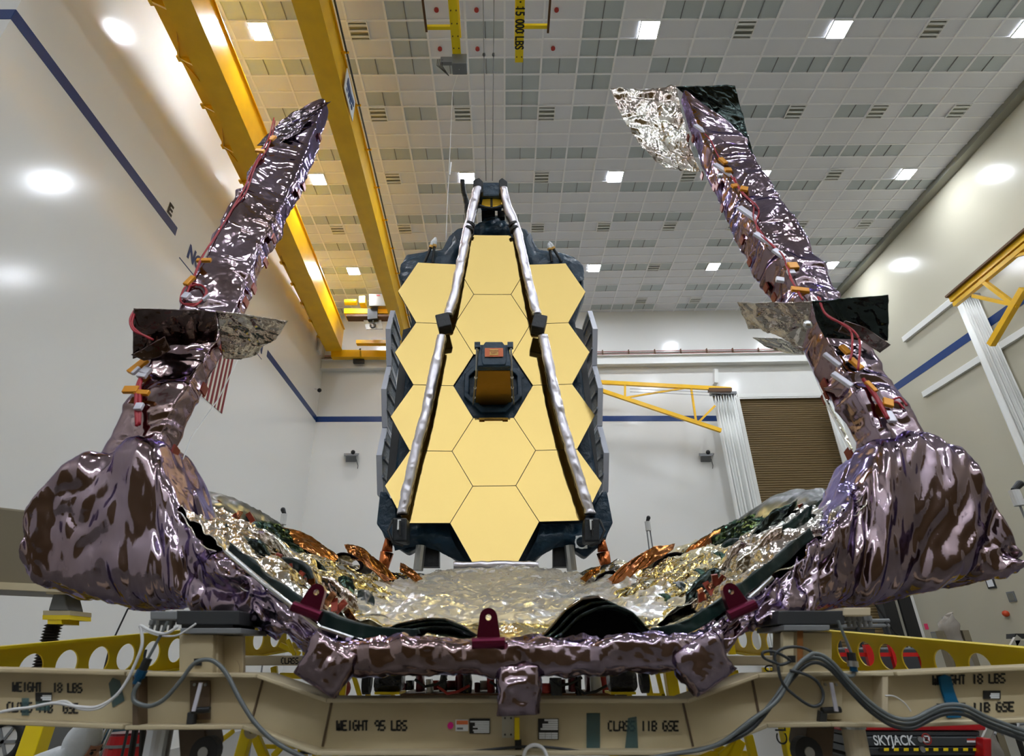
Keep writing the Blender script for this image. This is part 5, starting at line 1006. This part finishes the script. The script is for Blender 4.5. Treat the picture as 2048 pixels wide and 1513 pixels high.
def caster(lab, x, y, s):
    t = thing('caster_unit', lab, 'caster', V(W(x, y+28, 4.85).x, 4.95, 0), 'caster units under the foil tube'); c = W(x, y, 4.85)
    loft('wrapped_motor', [(c+V(-.1, .1, 0), V(0, .10, 0), V(0, 0, .06)), (c+V(-.06, .1, 0), V(0, .12, 0), V(0, 0, .085)), (c+V(.06, .1, 0), V(0, .12, 0), V(0, 0, .085)), (c+V(.1, .1, 0), V(0, .10, 0), V(0, 0, .06))], 'wrap_black', t, .02, 3, .02, .07, int(x))
    w = c+V(s*.17, .1, 0); mb = MB(); mb.tube([w+V(-.025, 0, 0), w+V(.025, 0, 0)], .085, 24); mb.build('wheel', 'black', t); MB().tube([w+V(-.03, 0, 0), w+V(.03, 0, 0)], .03, 14).build('hub', 'mid_grey', t)
    mb = MB(); mb.prism(pq(x-26, y+21, x+24, y+26, 4.8), (0, .3, 0)); mb.build('bracket', 'frame_yellow', t); a = W(x, y+26, 4.9); MB().bar(a, V(a.x, a.y, 0), .1, .1).build('leg', 'frame_yellow', t)
    mb = MB(); mb.prism(pq(x-18, y+27, x+6, y+36, 4.79), (0, .02, 0)); mb.build('green_tag', 'membrane_black' if s > 0 else 'sign_white', t)
caster('black wrapped drive unit with a wheel on its left under the foil tube', 775, 1364, -1); caster('black wrapped drive unit with a wheel on its right under the foil tube', 1248, 1364, 1)
rb_ = MB(); rb_.sphere(W(668, 1378, 5.6), .13, 14, 10, (1.1, .8, .8)); q = rb_.build('red_bag', 'ink_red', smooth=True); tag(q, 'red bag resting behind the long beam beside the left foil tab', 'bag')
# ================================================================== things farther back
mk('fixture_tan', (116, 106, 84), .5)
mk('suit_white', (222, 228, 234), .7, bump=(12, .5, .02))
mk('suit_blue', (150, 200, 214), .6)
mk('skin', (188, 132, 104), .5)
mk('teal_panel', (20, 66, 82), .5)
mk('louver_white', (206, 208, 204), .5)
mk('tyre', (18, 18, 18), .6)
mk('lift_red', (196, 26, 24), .35)
mk('lift_grey', (58, 62, 66), .4)
mk('curtain_white', (236, 237, 233), .55)
mk('pink', (240, 50, 110), .5)
mk('orange_red', (200, 70, 24), .5)
mk('spring_dark', (70, 62, 56), .4, .5)
mk('cam_white', (214, 214, 212), .4)
# big tan fixture at the far left, carried by a screw jack
t = thing('tan_fixture', 'big tan box fixture at the left edge behind the foil arm', 'fixture', W(-60, 1180, 6))
m = MB(); m.hexa([W(-260, 1160, 5.6), W(176, 1178, 5.6), W(176, 1035, 5.6), W(-260, 985, 5.6)], [W(-260, 1160, 5.6)+V(0, 1.4, 0), W(176, 1178, 5.6)+V(0, 1.4, 0), W(176, 1035, 5.6)+V(0, 1.4, 0), W(-260, 985, 5.6)+V(0, 1.4, 0)]); m.build('box_body', 'fixture_tan', t, bevel=.02)
m = MB()
for q in (0, 1): p, r = W(-200, 1163, 5.55+.9*q), W(176, 1181, 5.55+.9*q); m.bar(p, r, .08, .06)
m.build('bottom_rail', 'beam_tan', t)
jx = W(112, 1186, 5.7)
t = thing('screw_jack', 'yellow screw jack with a threaded post under the tan fixture at left', 'jack', V(jx.x, 5.7, 0))
m = MB(); pbox(m, 92, 1184, 142, 1189, 5.62, .3); m.build('top_clamp', 'beam_tan', t); m = MB(); m.prism([W(106, 1189, 5.66), W(128, 1189, 5.66), W(136, 1222, 5.66), W(96, 1222, 5.66)], (0, .22, 0)); m.build('head_block', 'mid_grey', t, bevel=.01)
m = MB(); pbox(m, 86, 1222, 140, 1231, 5.62, .3); m.build('tan_plate', 'beam_tan', t); m = MB(); pbox(m, 85, 1231, 139, 1240, 5.62, .3); pbox(m, 95, 1240, 123, 1249, 5.63, .24); m.build('yellow_plate', 'frame_yellow', t)
c0 = W(108, 1249, 5.75); pts = []; rs = []
n = 150
for i in range(n): z = c0.z-(c0.z-.1)*i/(n-1)*.75; pts.append(V(c0.x, c0.y, z)); rs.append(.075 if i % 2 else .05)
MB().tube(pts, rs, 14).build('screw', 'spring_dark', t); MB().box((c0.x, c0.y, .25), (.5, .5, .5)).build('base', 'frame_yellow', t, bevel=.02)
# wire frame rack between the left girder and the wall
t = thing('wire_stand', 'thin grey wire stand behind the left yellow girder', 'stand', V(W(255, 1300, 6).x, 6, 0)); a, b, c, d = W(256, 1218, 6), W(222, 1290, 6), W(330, 1222, 6), W(292, 1300, 6)
for p, q in ((a, b), (a, c), (W(222, 1276, 6), W(282, 1272, 6)), (W(316, 1226, 6), W(288, 1290, 6))): MB().tube([p, q], .008, 6).build('wire', 'dark_grey', t)
for q in (b, d): MB().tube([q, V(q.x, q.y, 0)], .012, 6).build('leg', 'dark_grey', t)
MB().tube([a.lerp(c, .2), a.lerp(c, .8)], .016, 8).build('taped_sleeve', 'cable_white', t)
# ---- the worker in a white clean suit at the lower left
py = 4.6; hc = W(158, 1482, py)
who = thing('person', 'person in a hooded white clean suit bending forward below the left beam', 'person', V(hc.x-.12, py, 0))
J = {'pelvis': (-.34, .06, .92), 'belly': (-.30, .05, 1.08), 'chest': (-.22, .03, 1.36), 'neckb': (-.11, .01, 1.50), 'neck': (-.06, .0, 1.545), 'shl': (-.20, -.18, 1.43), 'shr': (-.12, .19, 1.44), 'ell': (-.05, -.24, 1.14), 'elr': (.02, .24, 1.16), 'wrl': (.16, -.16, 1.06), 'wrr': (.2, .18, 1.1),
     'hpl': (-.36, -.09, .88), 'hpr': (-.34, .15, .88), 'knl': (-.26, -.12, .50), 'knr': (-.30, .16, .49), 'anl': (-.36, -.12, .09), 'anr': (-.38, .17, .09), 'tol': (-.20, -.14, .05), 'tor': (-.22, .19, .05)}
Rr = {'pelvis': .155, 'belly': .15, 'chest': .16, 'neckb': .085, 'neck': .065, 'shl': .085, 'shr': .085, 'ell': .058, 'elr': .058, 'wrl': .038, 'wrr': .038, 'hpl': .105, 'hpr': .105, 'knl': .075, 'knr': .075, 'anl': .05, 'anr': .05, 'tol': .045, 'tor': .045}
E_ = [('pelvis', 'belly'), ('belly', 'chest'), ('chest', 'neckb'), ('neckb', 'neck'), ('chest', 'shl'), ('chest', 'shr'), ('shl', 'ell'), ('ell', 'wrl'), ('shr', 'elr'), ('elr', 'wrr'), ('pelvis', 'hpl'), ('pelvis', 'hpr'), ('hpl', 'knl'), ('knl', 'anl'), ('anl', 'tol'), ('hpr', 'knr'), ('knr', 'anr'), ('anr', 'tor')]
def skin(name, J, E_, Rr, m, par, root, off, sub=2):
    ks = list(J); me = bpy.data.meshes.new(name); me.from_pydata([V(*J[k])+off for k in ks], [(ks.index(a), ks.index(b)) for a, b in E_], []); me.materials.append(MT[m])
    o = bpy.data.objects.new(name, me); COL.objects.link(o); s = o.modifiers.new('skin', 'SKIN'); s.use_smooth_shade = True; me.skin_vertices.new() if not me.skin_vertices else None
    for i, k in enumerate(ks): me.skin_vertices[0].data[i].radius = (Rr[k], Rr[k])
    me.skin_vertices[0].data[ks.index(root)].use_root = True
    b = o.modifiers.new('sub', 'SUBSURF'); b.levels = sub; b.render_levels = sub
    o.parent = par; o.location = -Vector(par.location); return o
off = V(hc.x, py, hc.z-1.60)
body = skin('body', J, E_, Rr, 'suit_white', who, 'pelvis', off)
# hooded head, bowed and turned to the right
Rh = Matrix.Rotation(math.radians(38), 3, 'Y')@Matrix.Rotation(math.radians(12), 3, 'X'); hcw = off+V(.02, -.0, 1.60)
def headpt(u, v, rx, ry, rz): return hcw+Rh@V(rx*math.sin(v)*math.cos(u), ry*math.sin(v)*math.sin(u), rz*math.cos(v))
P = [[list(headpt(2*PI*i/28, PI*j/20, .115*(1+.10*math.cos(2*PI*i/28)), .098, .135)) for i in range(28)] for j in range(21)]
MB().grid(P, closed=True).build('hood', 'suit_white', who, True)
hd = [[list(headpt(-.62+1.24*i/16, 1.12+.9*j/14, .136+.004*math.sin(PI*i/16), .108, .139)) for i in range(17)] for j in range(15)]
MB().grid(hd).build('face', 'skin', who, True, solid=.004)
fx = lambda a, v, r: hcw+Rh@V(r*math.sin(v)*math.cos(a), .8*r*math.sin(v)*math.sin(a), r*math.cos(v))
for s in (-1, 1): MB().sphere(fx(s*.36, 1.42, .138), .012, 10, 8).build('eye', 'black', who, smooth=True); MB().tube([fx(s*.2, 1.28, .142), fx(s*.5, 1.30, .140)], .004, 6).build('eyebrow', 'spring_dark', who)
MB().tube([fx(0, 1.35, .138), fx(0, 1.62, .158)], [.010, .018], 10).build('nose', 'skin', who, smooth=True)
mask = [[list(headpt(-.8+1.6*i/16, 1.70+.85*j/10, .150+.012*math.sin(PI*i/16), .114, .15)) for i in range(17)] for j in range(11)]
MB().grid(mask).build('face_mask', 'suit_blue', who, True, solid=.004)
nk = [[list(off+V(-.05+.02*j/6, 0, 1.47+.1*j/6)+V(.085*math.cos(2*PI*i/20), .08*math.sin(2*PI*i/20), .03*math.cos(2*PI*i/20))) for i in range(20)] for j in range(7)]
MB().grid(nk, closed=True).build('hood_collar', 'suit_white', who, True, solid=.006)
for s, w in ((-1, 'wrl'), (1, 'wrr')):       # gloved hands: a palm, four fingers and a thumb
    b = V(*J[w]); Hh = {'w': tuple(b), 'p': tuple(b+V(.05, .0, -.02)), 'q': tuple(b+V(.09, 0, -.04))}; Rk = {'w': .03, 'p': .036, 'q': .034}; Ee = [('w', 'p'), ('p', 'q')]
    for i in range(4):
        k = b+V(.09, (i-1.5)*.021, -.04); Ln = (.06, .072, .068, .052)[i]; Hh[f'a{i}'] = tuple(k); Hh[f'b{i}'] = tuple(k+V(Ln*.55, 0, -Ln*.15)); Hh[f'c{i}'] = tuple(k+V(Ln*.85, 0, -Ln*.62)); Ee += [('q', f'a{i}'), (f'a{i}', f'b{i}'), (f'b{i}', f'c{i}')]; Rk.update({f'a{i}': .0095, f'b{i}': .009, f'c{i}': .008})
    Hh['t0'] = tuple(b+V(.035, -s*.035, -.025)); Hh['t1'] = tuple(b+V(.075, -s*.058, -.05)); Ee += [('p', 't0'), ('t0', 't1')]; Rk.update({'t0': .011, 't1': .009})
    skin('glove', Hh, Ee, Rk, 'suit_blue', who, 'p', off, 1)
# ---- things seen under the left beam
t = thing('cart_wheel', 'black tyred wheel of a cart at the lower left corner', 'wheel', W(8, 1513, 5.2)-V(0, 0, .1)); c = W(8, 1484, 5.2)
ringp = [c+V(.135*math.cos(a), .0, .135*math.sin(a)) for a in [2*PI*k/24 for k in range(25)]]; MB().tube(ringp, .035, 10, False).build('tyre', 'tyre', t, smooth=True); MB().cyl(c+V(0, .02, 0), c+V(0, -.01, 0), .11, n=20).build('rim', 'cam_white', t)
for k in range(6): MB().bar(c+V(0, -.015, 0), c+V(.1*math.cos(k*PI/3), -.015, .1*math.sin(k*PI/3)), .02, .01, (0, 1, 0)).build('spoke', 'mid_grey', t)
a = W(86, 1440, 4.9); b = W(52, 1540, 4.9); t = thing('yellow_post', 'leaning square yellow post beside the wheel at the lower left', 'post', V(b.x, 4.9, 0)); MB().bar(a, V(a.x+(b.x-a.x)*a.z/(a.z-b.z), 4.9, 0), .13, .13, (0, 1, 0)).build('column', 'frame_yellow', t, bevel=.005)
t = thing('louver_panel', 'white louvred equipment panel behind the worker', 'panel', V(W(60, 1470, 8).x, 8, 0)); m = MB(); q0, q1 = W(-60, 1430, 8), W(122, 1430, 8); m.box(((q0.x+q1.x)/2, 8.1, .8), (q1.x-q0.x, .1, 1.6)); m.build('panel', 'louver_white', t)
m = MB()
for i in range(22): m.box(((q0.x+q1.x)/2, 8.03, .35+i*.055), (q1.x-q0.x-.1, .05, .014), Matrix.Rotation(.5, 3, 'X'))
m.build('slats', 'mid_grey', t)
for nm, lab, x0, x1, top, m_, Y in (('teal_cabinet', 'teal cabinet behind the hooded worker', 186, 222, 1425, 'teal_panel', 7.5), ('grey_cabinet', 'grey cabinet beside the white louvred panel', 70, 112, 1430, 'mid_grey', 6.8)):
    q0, q1 = W(x0, top, Y), W(x1, top, Y); t = thing(nm, lab, 'cabinet', V((q0.x+q1.x)/2, Y, 0)); MB().box(((q0.x+q1.x)/2, Y+.3, q0.z/2), (q1.x-q0.x, .6, q0.z)).build('body', m_, t, bevel=.02); MB().box(((q0.x+q1.x)/2+.1, Y-.01, q0.z*.6), (.03, .03, .2)).build('handle', 'steel', t)
q = W(256, 1470, 6.4); t = thing('red_drum', 'dark red drum under the left beam beside silver poles', 'drum', V(q.x, 6.4, 0)); m = MB(); m.tube([V(q.x, 6.4, 0), V(q.x, 6.4, q.z)], .17, 24); m.build('barrel', 'red_paint', t)
for z in (q.z-.08, q.z-.28, q.z-.5): m = MB(); m.tube([V(q.x, 6.4, z-.012), V(q.x, 6.4, z+.012)], .178, 24); m.build('hoop', 'mid_grey', t)
m = MB(); m.tube([V(q.x, 6.4, q.z), V(q.x, 6.4, q.z+.02)], .16, 24); m.build('lid', 'dark_red', t)
for i, (x0, y0, x1, y1, Y) in enumerate(((222, 1440, 186, 1513, 5.6), (232, 1440, 198, 1513, 5.6), (274, 1440, 262, 1513, 5.0), (287, 1440, 284, 1513, 5.0))):
    a, b = W(x0, y0, Y), W(x1, y1, Y); f = a.z/(a.z-b.z); o = MB().tube([a, V(a.x+(b.x-a.x)*f, Y, 0)], .013 if i < 2 else .022, 8).build('pole', 'bright_metal' if i < 2 else 'black'); tag(o, ['left of two silver poles leaning under the left beam', 'right of two silver poles leaning under the left beam', 'left of two black upright poles beside the silver jack leg', 'right of two black upright poles beside the silver jack leg'][i], 'pole', 'poles under the left beam')
# ---- red scissor lift at the lower right
Ys = 5.6
t = thing('scissor_lift', 'red and dark grey scissor lift parked under the right beam', 'lift', V(W(1850, 1500, Ys).x, Ys, 0))
def sbar(nm, x0, y0, x1, y1, m_, Y=Ys, d=.7, bev=.01): mb = MB(); pbox(mb, x0, y0, x1, y1, Y, d); return mb.build(nm, m_, t, bevel=bev)
sbar('deck_edge', 1680, 1437, 1972, 1462, 'red_paint', Ys-.02)
s1 = sbar('scissor_arm', 1700, 1463, 1960, 1473, 'lift_grey'); s2 = sbar('scissor_arm', 1705, 1474, 1965, 1494, 'lift_grey', Ys-.01); sbar('scissor_arm', 1710, 1495, 1975, 1512, 'lift_grey', Ys-.0); sbar('chassis', 1700, 1514, 1990, 1580, 'dark_grey')
ex = W(1805, 1491, Ys)-W(1750, 1491, Ys); txt('SKYJACK', .098, W(1749, 1491, Ys-.016), ex, (0, 0, 1), 'sign_white', s2, ext=.001, sx=.86, bold=.002)
c = W(1853, 1479, Ys-.014); m = MB(); m.ring([c+V(.042*math.cos(a), 0, .042*math.sin(a)) for a in [2*PI*k/20 for k in range(20)]], [c+V(.034*math.cos(a), 0, .034*math.sin(a)) for a in [2*PI*k/20 for k in range(20)]], (0, -.002, 0)); m.bar(c+V(-.028, -.001, .028), c+V(.028, -.001, -.028), .004, .008, (0, 1, 0)); sg = m.build('prohibition_sign', 'ink_red', s2); MB().cyl(c+V(0, .004, 0), c+V(0, .001, 0), .036, n=20).build('sign_disc', 'sign_white', sg) if False else None
sbar('prohibition_disc', 1846, 1472, 1860, 1486, 'sign_white', Ys-.012, .002, 0); sbar('hand_symbol', 1850, 1475, 1856, 1483, 'ink_black', Ys-.015, .001, 0); sbar('warning_label', 1934, 1478, 1951, 1482, 'ink_red', Ys-.012, .002, 0); sbar('warning_label', 1934, 1482, 1951, 1486, 'sign_white', Ys-.012, .002, 0)
for i in range(20): x = 1758+i*9.9; sbar('hazard_stripe', x, 1497, x+9.9, 1503, 'frame_yellow' if i % 2 else 'black', Ys-.014, .004, 0)
for x in (1841, 1846): c = W(x, 1480 if x == 1841 else 1500, Ys-.02); MB().cyl(c, c+V(0, .02, 0), .022, n=14).build('pivot_pin', 'mid_grey', t)
sbar('end_guard', 1968, 1478, 1984, 1550, 'red_paint', Ys-.1, .8)
for s in (-1, 1): MB().tube([W(1845+s*110, 1560, Ys)+V(0, .1, 0), W(1845+s*110, 1560, Ys)+V(0, .3, 0)], .18, 20).build('wheel', 'tyre', t)
for i, x in enumerate((1700, 1735, 1785, 1840)): # red upright frames of the lift seen through the girder holes
    a = W(x, 1290 if i else 1298, 6.6); MB().bar(a, V(a.x, a.y, W(x, 1440, 6.6).z), .09, .05, (0, 1, 0)).build('guard_post', 'lift_red', t); 
m = MB(); pbox(m, 1680, 1306, 1850, 1314, 6.6, .05); m.build('guard_rail', 'lift_red', t); m = MB(); pbox(m, 1676, 1296, 1870, 1345, 6.9, .2); m.build('control_box', 'lift_grey', t, bevel=.02)
# fallen mesh basket right of the lift
t = thing('wire_basket', 'wire mesh tray under the far right end of the right beam', 'basket', W(2030, 1480, 5.4)); 
for i in range(6): MB().tube([W(2000+i*14, 1432, 5.4), W(1990+i*14, 1470, 5.0)], .008, 6).build('wire', 'mid_grey', t)
for i in range(3): MB().tube([W(1992, 1440+i*12, 5.3), W(2080, 1436+i*12, 5.3)], .008, 6).build('wire', 'mid_grey', t)
a = W(2022, 1436, 5.0); o = MB().tube([a, V(a.x, a.y, 0)], .02, 8).build('pole', 'black'); tag(o, 'black pole under the wire mesh tray at the lower right', 'pole')
# ---- forklift, wrapped stand and ladder along the right wall
Yk = 17.0
t = thing('forklift', 'black forklift mast standing before the brown door under the right foil arm', 'forklift', V(W(1790, 1280, Yk).x, Yk, 0))
def mastbar(nm, x0, y0, x1, y1, w, m_='black', dY=0): a, b = W(x0, y0, Yk+dY), W(x1, y1, Yk+dY); MB().bar(V(b.x+(a.x-b.x)*1.0, a.y, a.z), V(b.x+(b.x-a.x)*b.z/(a.z-b.z)*1.0, b.y, 0), w, w, (0, 1, 0)).build(nm, m_, t)
mastbar('mast', 1762, 1180, 1792, 1282, .34); mastbar('mast', 1796, 1180, 1826, 1282, .34); mastbar('lift_chain', 1777, 1190, 1804, 1282, .07, 'steel', -.1); mastbar('lift_chain', 1787, 1190, 1813, 1282, .07, 'steel', -.1)
for y in (1200, 1240, 1278): m = MB(); pbox(m, 1768, y, 1822, y+7, Yk, .3); m.build('cross_member', 'black', t)
q = W(1795, 1290, Yk); MB().box((q.x, Yk+1.2, .7), (1.6, 2, 1.4)).build('truck_body', 'lift_grey', t, bevel=.08)
for s in (-1, 1): MB().tube([V(q.x+s*.8, Yk+.6, .35), V(q.x+s*.6, Yk+.6, .35)], .35, 20).build('wheel', 'tyre', t)
MB().tube([W(1744, 1200, Yk-.5), W(1790, 1266, Yk-.5), W(1806, 1278, Yk-.5)], .03, 6).build('hose', 'black', t)
t = thing('pipe_rack', 'rack of grey pipes and cases behind the right connector box', 'rack', V(W(1720, 1270, 9).x, 9, 0))
for y in (1244, 1254): MB().tube([W(1660, y, 9), W(1778, y-2, 9)], .03, 8).build('pipe', 'mid_grey', t)
for x in (1668, 1712, 1770): a = W(x, 1244, 9); MB().tube([a, V(a.x, a.y, 0)], .03, 8).build('upright', 'dark_grey', t)
m = MB(); pbox(m, 1682, 1258, 1750, 1268, 9, .5); m.build('case', 'dark_grey', t); m = MB(); pbox(m, 1664, 1250, 1706, 1256, 9.1, .4); m.build('blue_tray', 'tape_blue', t)
Yw = 13.5; t = thing('wrapped_stand', 'stand wrapped in clear plastic near the right wall', 'stand', V(W(1896, 1290, Yw).x, Yw, 0))
cw = W(1894, 1240, Yw); top = W(1894, 1238, Yw).z; hw = W(1918, 1260, Yw).x-cw.x
mk('poly_wrap', (178, 170, 160), .2); mm = MT['poly_wrap'].node_tree.nodes['Principled BSDF']; mm.inputs['Transmission Weight'].default_value = .5; mm.inputs['IOR'].default_value = 1.1
loft('plastic_wrap', [(V(cw.x, Yw, .1), V(hw*1.1, 0, 0), V(0, hw, 0)), (V(cw.x, Yw, top*.6), V(hw, 0, 0), V(0, hw, 0)), (V(cw.x-.05, Yw, top*.97), V(hw*.95, 0, .1), V(0, hw*.9, 0)), (V(cw.x+.05, Yw, top), V(hw*.7, 0, .15), V(0, hw*.5, 0))], 'poly_wrap', t, .05, 3, .05, .3, 5)
for dx in (-.2, .0, .25): MB().box((cw.x+dx, Yw, top*.46), (.14, .2, top*.9)).build('inner_frame', 'fixture_tan', t)
pn = WX(1853, 1254, XR); o = MB().box(pn+V(-.01, 0, 0), (.01, .24, .24)).build('pink_note', 'pink'); tag(o, 'bright pink square note on the right wall', 'note')
pn = WX(2014, 1228, XR); o = MB().sphere(pn+V(-.05, 0, 0), .14, 12, 8, (.8, 1, .8)).build('orange_knob', 'orange_red', smooth=True); tag(o, 'orange knob on the right wall', 'knob')
for x, y, w, m_, lab in ((2024, 1194, .35, 'mid_grey', 'small grey notice on the right wall above the orange knob'), (1982, 1166, .42, 'dark_grey', 'small dark framed panel on the right wall under the foil arm'), (1870, 1273, .35, 'mid_grey', 'small switch plate on the right wall beside the wrapped stand')):
    pn = WX(x, y, XR); t = thing('wall_plate', lab, 'plate', pn); MB().box(pn+V(-.02, 0, 0), (.03, w, w)).build('frame', m_, t); MB().box(pn+V(-.04, 0, 0), (.01, w*.7, w*.7)).build('panel', 'sign_white' if m_ != 'mid_grey' else 'louver', t)
Yl = 11.0; t = thing('stepladder', 'silver stepladder at the right edge near the right wall', 'ladder', V(W(2040, 1300, Yl).x, Yl, 0))
for x0, x1 in ((2036, 2014), (2062, 2044)):
    a, b = W(x0, 1274, Yl), W(x1, 1314, Yl); f = a.z/(a.z-b.z); MB().bar(a, V(a.x+(b.x-a.x)*f, Yl, 0), .09, .05, (0, 1, 0)).build('rail', 'bright_metal', t)
for y, x0, x1 in ((1288, 2030, 2056), (1299, 2024, 2052), (1310, 2018, 2048)): m = MB(); m.bar(W(x0, y, Yl), W(x1, y, Yl), .1, .05, (0, 1, 0)); m.build('step', 'bright_metal', t)
m = MB(); pbox(m, 2030, 1268, 2064, 1278, Yl-.02, .2); m.build('top_cap', 'black', t)
# ---- swing booms with strip curtains
def curtain(lab, x0, x1, ytop, xb0, xb1, Y, seed):
    p, q = W(x0, ytop, Y), W(x1, ytop, Y); n = 90; rows = []
    for z in np.linspace(0, 1, 6):
        r = []
        for i in range(n):
            f = i/(n-1); x = p.x+(q.x-p.x)*f; r.append([x*(1-.0*z)+(.05*math.sin(i*.9)*z), Y+.16*math.sin(f*PI*16+seed)*(.7+.3*z), p.z*(1-z)+.05*z])
        rows.append(r)
    t = thing('strip_curtain', lab, 'curtain', V((p.x+q.x)/2, Y, 0), 'strip curtains'); MB().grid(rows).build('strips', 'curtain_white', t, True, solid=.01)
    MB().bar(p+V(-.1, 0, .06), q+V(.1, 0, .06), .3, .14).build('curtain_track', 'mid_grey', t); return t
curtain('gathered white strip curtain left of the brown roll-up door', 1425, 1468, 790, 1460, 1520, 27.3, 0)
curtain('gathered white strip curtain right of the brown roll-up door', 1652, 1672, 800, 1700, 1735, 27.5, 2)
curtain('gathered white strip curtain hung from the yellow boom by the right wall', 1912, 1952, 596, 2000, 2048, 19.0, 1)
t = thing('swing_boom', 'yellow truss boom on the rear wall between the telescope and the curtain', 'boom', W(1320, 800, 26.6), 'yellow truss booms'); Yb = 26.8
for (x0, y0, x1, y1, w) in ((1180, 764, 1462, 779, .2), (1180, 774, 1442, 862, .2), (1250, 769, 1250, 796, .1), (1382, 775, 1392, 843, .1), (1250, 796, 1380, 775, .09), (1396, 846, 1430, 812, .1)): MB().bar(W(x0, y0, Yb), W(x1, y1, Yb), w, w*.7, (0, 1, 0)).build('truss_bar', 'crane_yellow', t)
for y in (778, 784): MB().tube([W(1260, y, Yb-.1), W(1440, y+8, Yb-.1)], .012, 5).build('stay_wire', 'mid_grey', t)
m = MB(); pbox(m, 1418, 776, 1464, 783, Yb-.1, .2); m.build('trolley', 'crane_brown', t); pb = W(1180, 764, Yb); MB().bar(pb, W(1180, 776, Yb), .3, .3).build('pivot', 'crane_yellow', t); MB().bar(pb, V(pb.x, YF-.03, pb.z), .2, .2).build('wall_bracket', 'crane_yellow', t)
t = thing('swing_boom', 'yellow truss boom along the right wall above the blue stripe', 'boom', W(2000, 560, 17), 'yellow truss booms')
P0 = W(1905, 599, 18.6); P1 = WX(2090, 443, P0.x); P2 = WX(2090, 486, P0.x)
Pm = P0.lerp(P1, .32)
for a, b, w in ((P0, P1, .26), (P0+V(0, 0, -.25), P1+V(0, 0, -.25), .16), (Pm, WX(2024, 606, P0.x), .14), (WX(1946, 592, P0.x), WX(2036, 612, P0.x), .12), (WX(2048, 578, P0.x), WX(1982, 690, P0.x), .2), (WX(2000, 520, P0.x), WX(2080, 500, P0.x), .1)): MB().bar(a, b, w, w, (1, 0, 0)).build('truss_bar', 'crane_yellow', t)
MB().bar(P0+V(-.2, 0, .1), P1+V(-.2, 0, .1), .08, .12, (1, 0, 0)).build('track', 'crane_brown', t)
pe_ = WX(2080, 452, P0.x); MB().bar(pe_, V(XR-.03, pe_.y, pe_.z), .2, .2).build('wall_bracket', 'crane_yellow', t)
# pan-tilt cameras and shelf brackets
def shelf(lab, x, y):
    t = thing('wall_shelf', lab, 'shelf', W(x, y, YF-.25), 'camera shelves on the rear wall'); m = MB(); q = [W(x-14, y-5, YF-.5), W(x+13, y-5, YF-.5), W(x+16, y-9, YF-.02), W(x-14, y-9, YF-.02)]; m.prism(q, (0, 0, -.04)); m.build('tray', 'mid_grey', t)
    m = MB(); m.prism([W(x-10, y-4, YF-.4), W(x+10, y-4, YF-.4), W(x+10, y+8, YF-.06), W(x-10, y+8, YF-.06)], (0, .05, 0)); m.build('bracket', 'mid_grey', t)
    c = W(x+4, y-11, YF-.3); MB().sphere(c, .11, 12, 8).build('camera_dome', 'black', t, smooth=True); MB().tube([W(x+10, y+2, YF-.1), W(x+14, y+16, YF-.1), W(x+13, y+22, YF-.1)], .015, 5).build('lead', 'dark_grey', t)
shelf('camera shelf on the rear wall left of the telescope', 702, 916); shelf('camera shelf on the rear wall right of the telescope', 1412, 916)
def ptz(lab, x, y0, y1, Y, poles=1):
    c0, c1 = W(x, y0, Y), W(x, y1, Y); h = c0.z-c1.z; t = thing('camera_mast', lab, 'camera', V(c1.x, Y, 0), 'cameras on masts')
    MB().tube([c1, c1+V(0, 0, h*.7)], h*.22, 14).build('camera_body', 'cam_white', t); MB().tube([c1+V(0, 0, h*.7), c0], [h*.12, h*.16], 12).build('camera_head', 'black', t); MB().sphere(c0, h*.16, 10, 8).build('lens', 'dark_grey', t)
    for k in range(poles): b = c1+V((k-.5*(poles-1))*h*.25, 0, 0); MB().tube([b, V(b.x+(.1*k), Y, 0)], h*.05, 8).build('mast', 'mid_grey', t)
ptz('white camera on a mast behind the left membrane rolls', 566, 1020, 1050, 13, 1); ptz('white camera on a two-rod mast behind the right membrane rolls', 1297, 1036, 1062, 13, 2); ptz('white camera on a mast at the right edge beyond the foil arm', 2040, 968, 1012, 8, 1)
t = thing('wall_camera', 'small dark camera on the left wall near the rear corner', 'camera', WX(646, 782, XL+.02)); c = W(645, 781, YF-.8); c.x = XL+.25; MB().sphere(c, .11, 10, 8).build('dome', 'black', t); MB().bar(c, V(XL, c.y, c.z+.1), .06, .06).build('arm', 'cam_white', t)
